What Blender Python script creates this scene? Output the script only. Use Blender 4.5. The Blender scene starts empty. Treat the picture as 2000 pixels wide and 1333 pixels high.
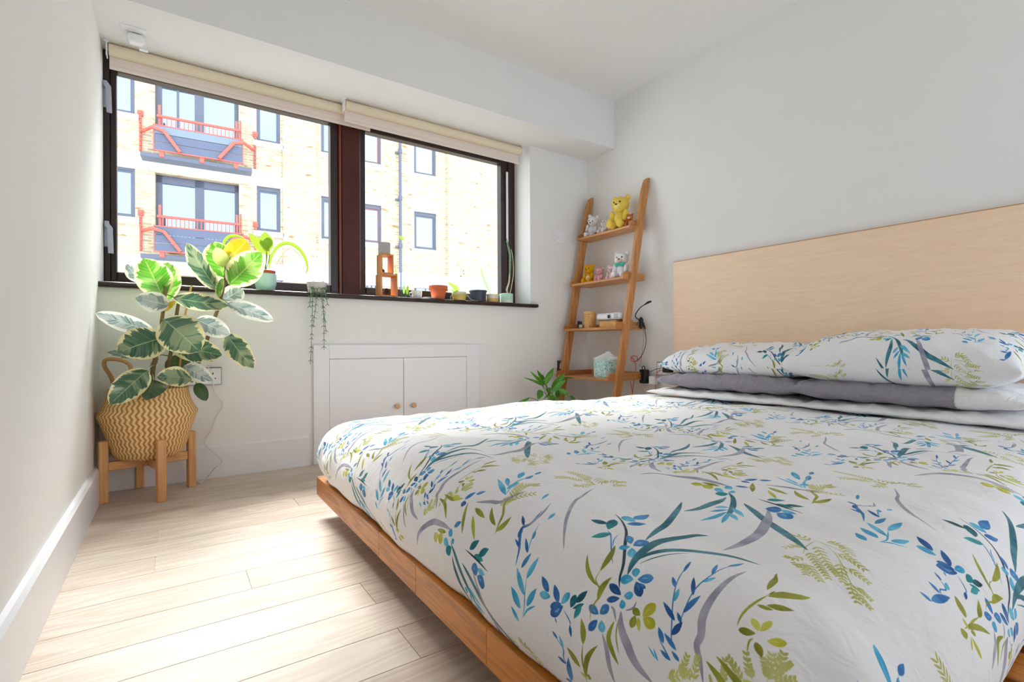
import bpy, bmesh, math, random
import numpy as np
from mathutils import Vector, Matrix

# ------------------------------------------------------------------ camera, world, sun, exposure
scene = bpy.context.scene
COL = scene.collection
F, YAW, ROLL, CY, H = 976.0, .5986, -.0043, 674.5, .66
fwd = np.array([math.sin(YAW), math.cos(YAW), 0.])
_r = np.array([math.cos(YAW), -math.sin(YAW), 0.]); _u = np.array([0, 0, 1.])
rgt = _r * math.cos(ROLL) + _u * math.sin(ROLL)
upv = -_r * math.sin(ROLL) + _u * math.cos(ROLL)
EYE = np.array([0, 0, H])

cam_d = bpy.data.cameras.new('camera')
cam_d.sensor_width = 36.0
cam_d.lens = F * 36.0 / 2000.0
cam_d.shift_y = (CY - 666.5) / 2000.0
cam_d.clip_start = .02; cam_d.clip_end = 300
cam = bpy.data.objects.new('camera', cam_d); COL.objects.link(cam)
cam.matrix_world = Matrix(((rgt[0], upv[0], -fwd[0], 0), (rgt[1], upv[1], -fwd[1], 0), (rgt[2], upv[2], -fwd[2], H), (0, 0, 0, 1)))
scene.camera = cam

vs = scene.view_settings
scene.display_settings.display_device = 'sRGB'
vs.view_transform = 'Standard'; vs.look = 'None'; vs.gamma = 1.0; vs.use_curve_mapping = False
vs.exposure = 0.47

SKY = 3.0
RX0, RX1, RZ1 = 1.4, 2.6, 2.0      # unseen opening in the wall behind the camera, added for fill light
world = bpy.data.worlds.new('sky'); scene.world = world; world.use_nodes = True
nt = world.node_tree; nt.nodes.clear()
wo = nt.nodes.new('ShaderNodeOutputWorld'); wb = nt.nodes.new('ShaderNodeBackground')
tc = nt.nodes.new('ShaderNodeTexCoord'); nz = nt.nodes.new('ShaderNodeTexNoise'); cr = nt.nodes.new('ShaderNodeValToRGB')
nz.inputs['Scale'].default_value = 2.2; nz.inputs['Detail'].default_value = 4
cr.color_ramp.elements[0].position = .35; cr.color_ramp.elements[0].color = (.66, .82, 1, 1)
cr.color_ramp.elements[1].position = .62; cr.color_ramp.elements[1].color = (.95, .975, 1, 1)
nt.links.new(tc.outputs['Generated'], nz.inputs['Vector']); nt.links.new(nz.outputs[0], cr.inputs[0])
nt.links.new(cr.outputs[0], wb.inputs[0]); wb.inputs[1].default_value = SKY
nt.links.new(wb.outputs[0], wo.inputs[0])

# hazy sun: high, over the opposite roofs, shining in through the window
sun_d = bpy.data.lights.new('sun', 'SUN'); sun_d.energy = 15.5; sun_d.angle = math.radians(30); sun_d.color = (1, .985, .96)
sun = bpy.data.objects.new('sun', sun_d); COL.objects.link(sun)
sun_dir = Vector((-.02, -.62, -.78)).normalized()      # direction the light travels
sun.rotation_euler = sun_dir.to_track_quat('-Z', 'Y').to_euler(); sun.location = (0, 6, 8)

scene.cycles.max_bounces = 10; scene.cycles.diffuse_bounces = 7; scene.cycles.transparent_max_bounces = 16
scene.cycles.sample_clamp_indirect = 6.0
scene.cycles.use_denoising = True
scene.cycles.caustics_reflective = False; scene.cycles.caustics_refractive = False

def portal(name, loc, size, rot):
    d = bpy.data.lights.new(name, 'AREA'); d.shape = 'RECTANGLE'; d.size, d.size_y = size; d.cycles.is_portal = True
    o = bpy.data.objects.new(name, d); COL.objects.link(o); o.location = loc; o.rotation_euler = rot
portal('window_portal', (.95, 3.24, 1.53), (2.46, 1.2), (math.radians(-90), 0, 0))
portal('rear_portal', (2.0, -1.46, 1.0), (1.2, 2.0), (math.radians(90), 0, 0))

# ------------------------------------------------------------------ helpers
RND = random.Random(7)
def ray(px, py): return fwd + rgt * (px - 1000) / F - upv * (py - CY) / F
def P(px, py, ax, v):
    """the point of the plane ax=v that the photo shows at pixel px, py"""
    d = ray(px, py); i = 'xyz'.index(ax); t = (v - EYE[i]) / d[i]
    return EYE + d * t
def depth(p): return float((np.asarray(p) - EYE) @ fwd)

def srgb(r, g=None, b=None):
    if g is None: r, g, b = r
    f = lambda c: (c / 255 / 12.92) if c / 255 <= .04045 else ((c / 255 + .055) / 1.055) ** 2.4
    return (f(r), f(g), f(b), 1)

class MB:
    def __init__(s): s.v = []; s.f = []; s.uv = []
    def add(s, vs, fs, uv=None):
        o = len(s.v); s.v += [tuple(map(float, p)) for p in vs]; s.f += [tuple(i + o for i in f) for f in fs]
        s.uv += [tuple(map(float, q)) for q in uv] if uv is not None else [(0., 0.)] * len(vs)
        return s
    def box(s, a, b, bev=0.0, M=None):
        x0, y0, z0 = [min(p, q) for p, q in zip(a, b)]; x1, y1, z1 = [max(p, q) for p, q in zip(a, b)]
        if bev <= 0:
            V = [(x, y, z) for z in (z0, z1) for y in (y0, y1) for x in (x0, x1)]
            Fc = [(0, 2, 3, 1), (4, 5, 7, 6), (0, 1, 5, 4), (2, 6, 7, 3), (0, 4, 6, 2), (1, 3, 7, 5)]
        else:
            e = min(bev, (x1 - x0) / 2.01, (y1 - y0) / 2.01, (z1 - z0) / 2.01)
            V = []; Fc = []; idx = {}
            X, Y, Z = (x0, x1), (y0, y1), (z0, z1)
            for i in (0, 1):
                for j in (0, 1):
                    for k in (0, 1):
                        sx, sy, sz = (1 - 2 * i), (1 - 2 * j), (1 - 2 * k)
                        for ax in range(3):
                            p = [X[i] + sx * e, Y[j] + sy * e, Z[k] + sz * e]
                            p[ax] = (X[i], Y[j], Z[k])[ax]
                            idx[i, j, k, ax] = len(V); V.append(tuple(p))
            q = lambda *t: Fc.append(t)
            for ax, (b_, c_) in enumerate(((1, 2), (0, 2), (0, 1))):
                for sd in (0, 1):
                    l = []
                    for u, w in ((0, 0), (1, 0), (1, 1), (0, 1)):
                        t = [0, 0, 0]; t[ax] = sd; t[b_] = u; t[c_] = w; l.append(idx[t[0], t[1], t[2], ax])
                    q(*l)
            for ax, (b_, c_) in enumerate(((1, 2), (0, 2), (0, 1))):
                for u in (0, 1):
                    for w in (0, 1):
                        t0 = [0, 0, 0]; t0[b_] = u; t0[c_] = w; t1 = list(t0); t1[ax] = 1
                        q(idx[(*t0, b_)], idx[(*t1, b_)], idx[(*t1, c_)], idx[(*t0, c_)])
            for i in (0, 1):
                for j in (0, 1):
                    for k in (0, 1): q(idx[i, j, k, 0], idx[i, j, k, 1], idx[i, j, k, 2])
        if M is not None: V = [tuple(M @ Vector(p)) for p in V]
        return s.add(V, Fc)
    def tube(s, pts, r, n=10, cap=True):
        pts = [Vector(p) for p in pts]; R_ = r if hasattr(r, '__len__') else [r] * len(pts)
        V = []; Fc = []; up = None
        for i, p in enumerate(pts):
            t = (pts[min(i + 1, len(pts) - 1)] - pts[max(i - 1, 0)]).normalized()
            if up is None: up = t.orthogonal().normalized()
            else:
                up = (up - t * up.dot(t))
                up = up.normalized() if up.length > 1e-6 else t.orthogonal().normalized()
            w = t.cross(up)
            for k in range(n):
                a = 2 * math.pi * k / n; V.append(p + (up * math.cos(a) + w * math.sin(a)) * R_[i])
        for i in range(len(pts) - 1):
            for k in range(n): Fc.append((i * n + k, i * n + (k + 1) % n, (i + 1) * n + (k + 1) % n, (i + 1) * n + k))
        if cap: Fc.append(tuple(range(n))[::-1]); Fc.append(tuple((len(pts) - 1) * n + k for k in range(n)))
        return s.add(V, Fc)
    def lathe(s, prof, c=(0, 0, 0), n=32, cap=(True, True)):
        V = []; Fc = []; uv = []
        for i, (r, z) in enumerate(prof):
            for k in range(n):
                a = 2 * math.pi * k / n; V.append((c[0] + r * math.cos(a), c[1] + r * math.sin(a), c[2] + z)); uv.append((k / n, z))
        for i in range(len(prof) - 1):
            for k in range(n): Fc.append((i * n + k, i * n + (k + 1) % n, (i + 1) * n + (k + 1) % n, (i + 1) * n + k))
        if cap[0]: Fc.append(tuple(range(n))[::-1])
        if cap[1]: Fc.append(tuple((len(prof) - 1) * n + k for k in range(n)))
        return s.add(V, Fc, uv)
    def prism(s, poly, axis, a, b):
        """extrude a 2-D polygon along axis between a and b"""
        def mk(u, w, t): return {'x': (t, u, w), 'y': (u, t, w), 'z': (u, w, t)}[axis]
        n = len(poly); V = [mk(u, w, a) for u, w in poly] + [mk(u, w, b) for u, w in poly]
        Fc = [tuple(range(n))[::-1], tuple(range(n, 2 * n))] + [(i, (i + 1) % n, n + (i + 1) % n, n + i) for i in range(n)]
        return s.add(V, Fc)
    def ball(s, c, r, n=14, m=9, M=None):
        rx, ry, rz = r if hasattr(r, '__len__') else (r, r, r); V = []; Fc = []
        for i in range(1, m):
            th = math.pi * i / m
            for k in range(n):
                a = 2 * math.pi * k / n; V.append(Vector((rx * math.sin(th) * math.cos(a), ry * math.sin(th) * math.sin(a), rz * math.cos(th))))
        V += [Vector((0, 0, rz)), Vector((0, 0, -rz))]; T, B = len(V) - 2, len(V) - 1
        for i in range(m - 2):
            for k in range(n): Fc.append((i * n + k, (i + 1) * n + k, (i + 1) * n + (k + 1) % n, i * n + (k + 1) % n))
        for k in range(n): Fc.append((T, k, (k + 1) % n)); Fc.append((B, (m - 2) * n + (k + 1) % n, (m - 2) * n + k))
        if M is not None: V = [M @ p for p in V]
        return s.add([p + Vector(c) for p in V], Fc)
    def grid(s, Parr, UVarr=None):
        n, m = Parr.shape[:2]
        Fc = [(i * m + j, (i + 1) * m + j, (i + 1) * m + j + 1, i * m + j + 1) for i in range(n - 1) for j in range(m - 1)]
        return s.add(Parr.reshape(-1, 3), Fc, UVarr.reshape(-1, 2) if UVarr is not None else None)

def mesh_from(name, mb, mat, smooth=False, fix=True):
    me = bpy.data.meshes.new(name); me.from_pydata(mb.v, [], mb.f)
    if any(q != (0., 0.) for q in mb.uv):
        ul = me.uv_layers.new(name='UVMap'); uv = np.array(mb.uv, dtype=np.float32)
        li = np.empty(len(me.loops), dtype=np.int32); me.loops.foreach_get('vertex_index', li)
        ul.data.foreach_set('uv', uv[li].ravel())
    if fix:
        bm = bmesh.new(); bm.from_mesh(me)
        if fix == 'weld': bmesh.ops.remove_doubles(bm, verts=bm.verts, dist=.0006)
        bmesh.ops.recalc_face_normals(bm, faces=bm.faces); bm.to_mesh(me); bm.free()
    if mat is not None: me.materials.append(mat)
    if smooth:
        me.polygons.foreach_set('use_smooth', [True] * len(me.polygons))
        if smooth != 'all':
            try: me.set_sharp_from_angle(angle=math.radians(40))
            except Exception: pass
    me.update(); return me
ROOT = {}
def obj(name, mb, mat, parent=None, smooth=False, fix=True, loc=None):
    o = bpy.data.objects.new(name, mesh_from(name, mb, mat, smooth, fix)); COL.objects.link(o)
    if parent is not None: attach(o, parent)
    return o
def attach(o, parent):
    o.parent = parent
    L = Vector((0, 0, 0)); q = parent
    while q is not None: L += q.location; q = q.parent
    if parent.type == 'EMPTY': o.matrix_parent_inverse = Matrix.Translation(-L)
    else: o.matrix_parent_inverse = Matrix.Identity(4)
def tag(o, label, cat, group=None):
    o['label'] = label; o['category'] = cat
    if group: o['group'] = group
    return o
def thing(name, label, cat, loc=(0, 0, 0), group=None):
    o = bpy.data.objects.new(name, None); COL.objects.link(o); o.location = tuple(map(float, loc)); o.empty_display_size = .05
    return tag(o, label, cat, group)
def struct(name, mb, mat, parent=None, smooth=False):
    o = obj(name, mb, mat, parent, smooth)
    if parent is None: o['kind'] = 'structure'
    return o
def smooth_path(pts, n=6):
    p = [Vector(q) for q in pts]; p = [2 * p[0] - p[1]] + p + [2 * p[-1] - p[-2]]; out = []
    for i in range(1, len(p) - 2):
        a, b, c, d = p[i - 1:i + 3]
        for k in range(n):
            t = k / n; out.append(.5 * (2 * b + (c - a) * t + (2 * a - 5 * b + 4 * c - d) * t * t + (3 * b - a - 3 * c + d) * t ** 3))
    out.append(p[-2]); return out

# ------------------------------------------------------------------ materials
class NT:
    def __init__(s, name):
        s.m = bpy.data.materials.new(name); s.m.use_nodes = True; s.t = s.m.node_tree; s.N = s.t.nodes
        s.b = s.N['Principled BSDF']; s.out = s.N['Material Output']
    def n(s, typ, **kw):
        x = s.N.new('ShaderNode' + typ)
        for k, v in kw.items():
            if k in x.inputs: x.inputs[k].default_value = v
            else: setattr(x, k, v)
        return x
    def l(s, a, b): s.t.links.new(a, b)
    def ramp(s, fac, stops):
        r = s.n('ValToRGB'); e = r.color_ramp.elements
        while len(e) < len(stops): e.new(.5)
        for x, (p, c) in zip(e, stops): x.position = p; x.color = c
        s.l(fac, r.inputs[0]); return r.outputs[0]
    def mapping(s, scale=(1, 1, 1), coord='Object', rot=(0, 0, 0)):
        c = s.n('TexCoord'); m = s.n('Mapping'); m.inputs['Scale'].default_value = scale; m.inputs['Rotation'].default_value = rot
        s.l(c.outputs[coord], m.inputs[0]); return m.outputs[0]
    def bump(s, h, strength=.2, dist=.002):
        b = s.n('Bump', Strength=strength, Distance=dist); s.l(h, b.inputs['Height']); s.l(b.outputs[0], s.b.inputs['Normal'])
    def math(s, op, a, b=None, c=None):
        m = s.n('Math', operation=op)
        for i, v in enumerate((a, b, c)):
            if v is None: continue
            if isinstance(v, (int, float)): m.inputs[i].default_value = v
            else: s.l(v, m.inputs[i])
        return m.outputs[0]
    def mix(s, fac, a, b):
        m = s.n('Mix', data_type='RGBA')
        for sock, v in ((m.inputs[0], fac), (m.inputs[6], a), (m.inputs[7], b)):
            if isinstance(v, (int, float, tuple)): sock.default_value = v
            else: s.l(v, sock)
        return m.outputs[2]
def flat(name, col, rough=.6, metal=0., spec=.5, noise=0., nscale=20, bump=0., bscale=60):
    t = NT(name); t.b.inputs['Roughness'].default_value = rough; t.b.inputs['Metallic'].default_value = metal
    t.b.inputs['Specular IOR Level'].default_value = spec
    c = srgb(col)
    if noise:
        nzz = t.n('TexNoise', Scale=nscale, Detail=4.0); t.l(t.mapping(), nzz.inputs['Vector'])
        d = tuple(x * (1 - noise) for x in c[:3]) + (1,); u = tuple(min(1, x * (1 + noise * .6)) for x in c[:3]) + (1,)
        t.l(t.ramp(nzz.outputs[0], [(.3, d), (.7, u)]), t.b.inputs['Base Color'])
    else: t.b.inputs['Base Color'].default_value = c
    if bump:
        n2 = t.n('TexNoise', Scale=bscale, Detail=3.0); t.l(t.mapping(), n2.inputs['Vector']); t.bump(n2.outputs[0], bump, .002)
    return t.m
def wood(name, dark, light, axis='x', rough=.45, scale=1., vary=.12, grain=.5, cath=False, stretch=14., band=.5):
    """planed timber: fibres and rings stretched along one axis, every piece a little different"""
    t = NT(name); t.b.inputs['Roughness'].default_value = rough
    c = t.n('TexCoord'); oi = t.n('ObjectInfo')
    off = t.n('Vector' + 'Math', operation='SCALE'); cx = t.n('CombineXYZ')
    t.l(oi.outputs['Random'], cx.inputs[0]); t.l(oi.outputs['Random'], cx.inputs[1]); t.l(oi.outputs['Random'], cx.inputs[2])
    t.l(cx.outputs[0], off.inputs[0]); off.inputs['Scale'].default_value = 37.
    ad = t.n('VectorMath', operation='ADD'); t.l(c.outputs['Object'], ad.inputs[0]); t.l(off.outputs[0], ad.inputs[1])
    mp = t.n('Mapping'); sc = [stretch * scale] * 3; sc['xyz'.index(axis)] = scale; mp.inputs['Scale'].default_value = sc
    t.l(ad.outputs[0], mp.inputs[0])
    n1 = t.n('TexNoise', Scale=1.0, Detail=3.0, Roughness=.55, Distortion=.6 if cath else .2); t.l(mp.outputs[0], n1.inputs['Vector'])
    w = t.math('MULTIPLY', n1.outputs[0], 9.0 if cath else 6.0); w = t.math('FRACT', w)
    w = t.math('PINGPONG', w, .5); w = t.math('MULTIPLY', w, 2.0)
    mp2 = t.n('Mapping'); sc2 = [260.] * 3; sc2['xyz'.index(axis)] = 6.; mp2.inputs['Scale'].default_value = sc2
    t.l(ad.outputs[0], mp2.inputs[0])
    n2 = t.n('TexNoise', Scale=1.0, Detail=2.0); t.l(mp2.outputs[0], n2.inputs['Vector'])
    g = t.math('ADD', t.math('MULTIPLY', w, band), t.math('MULTIPLY', n2.outputs[0], grain))
    g = t.math('ADD', g, t.math('MULTIPLY', t.math('SUBTRACT', oi.outputs['Random'], .5), vary * 4))
    t.l(t.ramp(g, [(.15, srgb(dark)), (.85, srgb(light))]), t.b.inputs['Base Color'])
    t.bump(n2.outputs[0], .12, .001)
    return t.m
M = {}
M['wall'] = flat('white_paint', (234, 233, 231), .75, spec=.25, noise=.012, nscale=3, bump=.03, bscale=250)
M['ceiling'] = flat('ceiling_paint', (236, 235, 233), .8, spec=.2)
M['satin'] = flat('white_satin_paint', (232, 232, 236), .35, spec=.45)
M['frame'] = flat('dark_stained_timber', (46, 27, 25), .38, spec=.5, noise=.25, nscale=14)
M['mull'] = flat('red_brown_timber', (78, 34, 28), .45, spec=.3, noise=.2, nscale=10)
M['frame_lit'] = flat('lit_reddish_edge', (120, 56, 34), .35, spec=.5)  # reddish timber, with the light its edge catches put into the colour
M['white_plastic'] = flat('white_plastic', (238, 238, 240), .35)
M['black_plastic'] = flat('black_plastic', (24, 25, 28), .4)
M['chrome'] = flat('chrome', (205, 205, 210), .12, metal=1.)
M['grey_metal'] = flat('grey_metal', (176, 180, 196), .35, metal=.4)
def glass_mat(name, tint=(1, 1, 1), ior=1.45, rough=0.0):
    t = NT(name); t.N.remove(t.b)
    tr = t.n('BsdfTransparent'); tr.inputs[0].default_value = (*tint, 1); gl = t.n('BsdfGlossy'); gl.inputs['Roughness'].default_value = rough
    lw = t.n('LayerWeight', Blend=.5); mx = t.n('MixShader'); f_ = t.math('MULTIPLY_ADD', t.math('POWER', lw.outputs['Facing'], 5.), .95, ((ior - 1) / (ior + 1)) ** 2); t.l(f_, mx.inputs[0]); t.l(tr.outputs[0], mx.inputs[1]); t.l(gl.outputs[0], mx.inputs[2]); t.l(mx.outputs[0], t.out.inputs[0])
    return t.m
M['glass'] = glass_mat('window_glass', (.97, .985, .98))

# ------------------------------------------------------------------ the room
XL, XR, YW, YB, ZC = -.27, 2.722, 2.93, -1.4, 2.462
YG = 3.16                       # plane of the window glass
m = MB(); m.box((XL - .15, YB - .15, 0), (XL, 3.30, ZC + .1)); struct('wall_left', m, M['wall'])
m = MB(); m.box((XR, YB - .15, 0), (XR + .15, 3.30, ZC + .1)); struct('wall_right', m, M['wall'])
m = MB(); m.box((XL, YW, 0), (XR, 3.27, .932)); m.box((2.163, YW, .932), (XR, 3.27, 2.113)); m.box((XL, 2.94, 2.113), (XR, 3.27, ZC)); struct('wall_window', m, M['wall'])
m = MB(); m.box((XL, 2.633, 2.113), (XR, 2.94, ZC)); struct('trim_1', m, M['wall'])            # boxed-in bulkhead over the window
m = MB(); m.box((XL, YB, ZC), (XR, 3.27, ZC + .1)); struct('ceiling', m, M['ceiling'])
# the wall behind the camera, with an unseen opening added and sized to let in fill light
m = MB(); m.box((XL, YB - .15, 0), (RX0, YB, ZC)); m.box((RX1, YB - .15, 0), (XR, YB, ZC)); m.box((RX0, YB - .15, RZ1), (RX1, YB, ZC))
struct('wall_rear', m, M['wall'])

# floor: sub-floor with every board laid on it
t = NT('floor_oak'); t.b.inputs['Roughness'].default_value = .46; t.b.inputs['Specular IOR Level'].default_value = .32
c = t.n('TexCoord'); oi = t.n('ObjectInfo'); cx = t.n('CombineXYZ')
for i in range(3): t.l(oi.outputs['Random'], cx.inputs[i])
sc_ = t.n('VectorMath', operation='SCALE'); t.l(cx.outputs[0], sc_.inputs[0]); sc_.inputs['Scale'].default_value = 53.
ad = t.n('VectorMath', operation='ADD'); t.l(c.outputs['Object'], ad.inputs[0]); t.l(sc_.outputs[0], ad.inputs[1])
mp = t.n('Mapping'); mp.inputs['Scale'].default_value = (1.1, 9., 9.); t.l(ad.outputs[0], mp.inputs[0])
n1 = t.n('TexNoise', Scale=1., Detail=2., Distortion=.35); t.l(mp.outputs[0], n1.inputs['Vector'])
w = t.math('MULTIPLY', t.math('PINGPONG', t.math('FRACT', t.math('MULTIPLY', n1.outputs[0], 11.)), .5), 2.)
w = t.math('POWER', w, 1.6)
mp2 = t.n('Mapping'); mp2.inputs['Scale'].default_value = (7., 320., 1.); t.l(ad.outputs[0], mp2.inputs[0])
n2 = t.n('TexNoise', Scale=1., Detail=2.); t.l(mp2.outputs[0], n2.inputs['Vector'])
g = t.math('ADD', t.math('MULTIPLY', w, .30), t.math('MULTIPLY', n2.outputs[0], .26))
g = t.math('ADD', g, t.math('ADD', t.math('MULTIPLY', oi.outputs['Random'], .26), .10))
t.l(t.ramp(g, [(.15, srgb(184, 164, 146)), (.55, srgb(207, 192, 178)), (.95, srgb(221, 210, 199))]), t.b.inputs['Base Color'])
t.bump(n2.outputs[0], .06, .001)
M['oak'] = t.m
m = MB(); m.box((XL - .15, YB - .15, -.10), (XR + .15, 3.30, -.0025)); floor = struct('floor', m, flat('floor_groove', (214, 200, 186), .7))
PWID = .1355
y = 2.93 - .009
rows = []; k = 0
y1 = 2.2 + 6 * PWID
known = {2.7495: -.014, 2.3558: .435, 2.2027: -.04, 1.9341: -.043, 1.6554: .179, 1.3965: .431, 1.1168: .434}
while y1 > YB:
    y0 = y1 - PWID; ya, yb = max(y0, YB), min(y1, YW)
    if yb - ya > .02:
        kn = [x for yy, x in known.items() if abs(yy - y1) < .05]
        xs = [XL, XR]
        if kn:
            xs.insert(1, kn[0]); x = kn[0] + 1.55 + RND.random() * .5
        else: x = XL + .85 + RND.random() * 1.3
        while x < XR - .35: xs.insert(-1, x); x += 1.5 + RND.random() * .6
        for xa, xb in zip(xs[:-1], xs[1:]):
            e = .0006
            m = MB(); m.box((xa + e, ya + e, -.0025), (xb - e, yb - e, 0), .0006); obj('plank', m, M['oak'], floor)
    y1 = y0

m = MB(); m.prism([(YW, 0), (YW - .018, 0), (YW - .018, .155), (YW - .012, .163), (YW, .163)], 'x', XL, .63); struct('baseboard_window', m, M['satin'])
m = MB(); m.prism([(YW, 0), (YW - .018, 0), (YW - .018, .155), (YW - .012, .163), (YW, .163)], 'x', 1.73, XR); struct('baseboard_window', m, M['satin'])
m = MB(); m.prism([(XL, 0), (XL + .020, 0), (XL + .020, .142), (XL + .012, .152), (XL, .152)], 'y', YB, YW - .018); struct('baseboard_left', m, M['satin'])
m = MB(); m.prism([(XR, 0), (XR - .018, 0), (XR - .018, .155), (XR - .012, .163), (XR, .163)], 'y', YB, YW - .018); struct('baseboard_right', m, M['satin'])

# window sill board with its rounded nose
m = MB(); pr = [(3.13, .932), (2.905, .932)] + [(2.905 - .0115 * math.sin(a), .9445 - .0125 * math.cos(a)) for a in np.linspace(.2, math.pi - .2, 7)] + [(2.905, .957), (3.13, .957)]
m.prism(pr, 'x', XL, 2.163); m.prism([(2.93, .932), (2.905, .932)] + pr[2:-2] + [(2.905, .957), (2.93, .957)], 'x', 2.163, 2.203)
m.lathe([(.0115, .934), (.0125, .9445), (.0115, .955)], (2.203, 2.905, 0), 16)
struct('trim_2', m, M['frame'])

# window
W = bpy.data.objects.new('window_1', None); COL.objects.link(W); W['kind'] = 'structure'; W.location = (.95, YG, .957)
def wbox(name, a, b, bev=.004, mat='frame', par=W):
    m = MB(); m.box(a, b, bev); return obj(name, m, M[mat], par)
m = MB()
m.box((XL, 3.125, .95), (-.245, 3.22, 2.113), .004); m.box((2.105, 3.125, .95), (2.163, 3.22, 2.113), .004)
m.box((-.245, 3.125, 2.06), (2.105, 3.22, 2.113), .004); m.box((-.245, 3.125, .95), (2.105, 3.22, .99), .004)
obj('window_frame', m, M['frame'], W)
wbox('mullion', (.868, 3.105, .957), (.980, 3.22, 2.10), .006, 'mull')
wbox('mullion_edge', (.852, 3.112, .957), (.866, 3.2, 2.10), .003, 'frame_lit')
for nm, x0, x1, a, b in (('casement', -.245, .852, -.219, .806), ('casement', .982, 2.105, 1.020, 2.046)):
    m = MB()
    m.box((x0, 3.135, .985), (a, 3.195, 2.065), .004); m.box((b, 3.135, .985), (x1, 3.195, 2.065), .004)
    m.box((a, 3.135, .985), (b, 3.195, 1.031), .004); m.box((a, 3.135, 2.021), (b, 3.195, 2.065), .004)
    cs = obj('casement', m, M['frame'], W)
    m = MB(); m.box((a - .004, 3.165, 1.027), (b + .004, 3.171, 2.025)); obj('pane', m, M['glass'], cs)
# two espagnolette handles on the left stile, a stay bar on the right one
for px, py0, py1 in ((212, 163, 222), (215, 436, 496)):
    p = P(px, py0, 'y', 3.12); q = P(px + 2, py1, 'y', 3.10)
    m = MB(); m.box((p[0] - .024, 3.118, q[2] + .035), (p[0] - .004, 3.135, p[2] + .01), .003)
    m.tube([(p[0] - .014, 3.118, p[2] - .02), (p[0] - .012, 3.09, p[2] - .02)], .008, 8)
    obj('handle_plate', m, M['grey_metal'], W)
    m = MB(); m.prism([(p[0] - .018, p[2] - .004), (p[0] - .004, p[2] - .004), (p[0] + .012, p[2] - .028), (q[0] + .010, q[2]), (q[0] - .010, q[2]), (p[0] - .008, p[2] - .040)], 'y', 3.082, 3.094)
    obj('handle', m, M['grey_metal'], W)
p = P(990.5, 336, 'y', 3.12); q = P(992.5, 475, 'y', 3.12)
m = MB(); m.box((p[0] - .009, 3.117, q[2]), (p[0] + .009, 3.127, p[2]), .003); obj('stay_bar', m, M['white_plastic'], W)

# roller blinds, wound up under the soffit
t = NT('blind_cloth'); t.b.inputs['Base Color'].default_value = srgb(250, 240, 216); t.b.inputs['Roughness'].default_value = .85
tl = t.n('BsdfTranslucent'); tl.inputs[0].default_value = srgb(250, 236, 214); mx = t.n('MixShader'); mx.inputs[0].default_value = .3; t.l(t.b.outputs[0], mx.inputs[1]); t.l(tl.outputs[0], mx.inputs[2]); t.l(mx.outputs[0], t.out.inputs[0]); M['blind'] = t.m
M['blind_back'] = flat('blind_lining', (234, 220, 212), .85, spec=.15)
for lab, x0, x1, yc, hem in (('wide cream roller blind wound up over the left pane', -.240, 1.030, 3.052, 1.996), ('cream roller blind over the right pane, overlapping its neighbour', .853, 2.112, 2.985, 1.988)):
    z = 2.080; r = .027
    b = thing('roller_blind', lab, 'blind', ((x0 + x1) / 2, yc, 2.11))
    m = MB(); m.lathe([(r, x0), (r, x1)], n=28); m.v = [(p[2], yc + p[0], z + p[1]) for p in m.v]; obj('fabric_roll', m, M['blind'], b, True)
    m = MB(); m.box((x0, yc + r * .6, hem), (x1, yc + r * .6 + .0018, z)); m.box((x0, yc + r * .6 - .004, hem), (x1, yc + r * .6 + .006, hem + .02), .003); obj('hanging_fabric', m, M['blind_back'], b)
    for xx in ((x0 - .008, x1 + .008)):
        m = MB(); m.box((xx - .003, yc - .024, z - .036), (xx + .003, yc + .024, 2.112), .002); m.box((xx - .010, yc - .024, 2.107), (xx + .010, yc + .024, 2.113), .001); obj('bracket', m, M['white_plastic'], b)

# sensor on the soffit
s_ = thing('alarm_sensor', 'small white sensor box on a bracket plate under the bulkhead', 'sensor', (-.14, 2.87, 2.113))
m = MB(); m.box((-.185, 2.835, 2.107), (-.09, 2.875, 2.113), .002); obj('mounting_plate', m, M['white_plastic'], s_)
m = MB(); m.box((-.165, 2.865, 2.066), (-.095, 2.925, 2.106), .012); obj('housing', m, M['white_plastic'], s_, True)
m = MB(); m.box((-.120, 2.92, 2.058), (-.085, 2.94, 2.068), .003); obj('clip', m, M['white_plastic'], s_)

# built-in cupboard under the sill
cb = thing('wall_cupboard', 'low white double cupboard built into the wall under the window', 'cupboard', (1.18, YW, 0))
x0, x1, z0, z1 = .652, 1.718, 0.0, .667; a, b, c_, d = .737, 1.622, .10, .586
m = MB()
for A, B in (((x0, z0), (a, z1)), ((b, z0), (x1, z1)), ((a, d), (b, z1)), ((a, z0), (b, c_))): m.box((A[0], YW - .020, A[1]), (B[0], YW, B[1]), .0015)
obj('frame', m, M['satin'], cb)
mid = 1.179
for xa, xb, kx in ((a, mid, 1.1313), (mid, b, 1.2377)):
    m = MB(); m.box((xa + .0016, YW - .018, c_ + .002), (xb - .0016, YW - .001, d - .002), .001); dr = obj('door', m, M['satin'], cb)
    m = MB(); m.lathe([(.006, 0), (.006, .012), (.014, .017), (.0165, .024), (.013, .030), (.004, .032)], n=20); m.v = [(kx + p[0], YW - .018 - p[2], .2915 + p[1]) for p in m.v]
    obj('knob', m, flat('pale_beech', (214, 170, 130), .4), dr, True)

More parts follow.
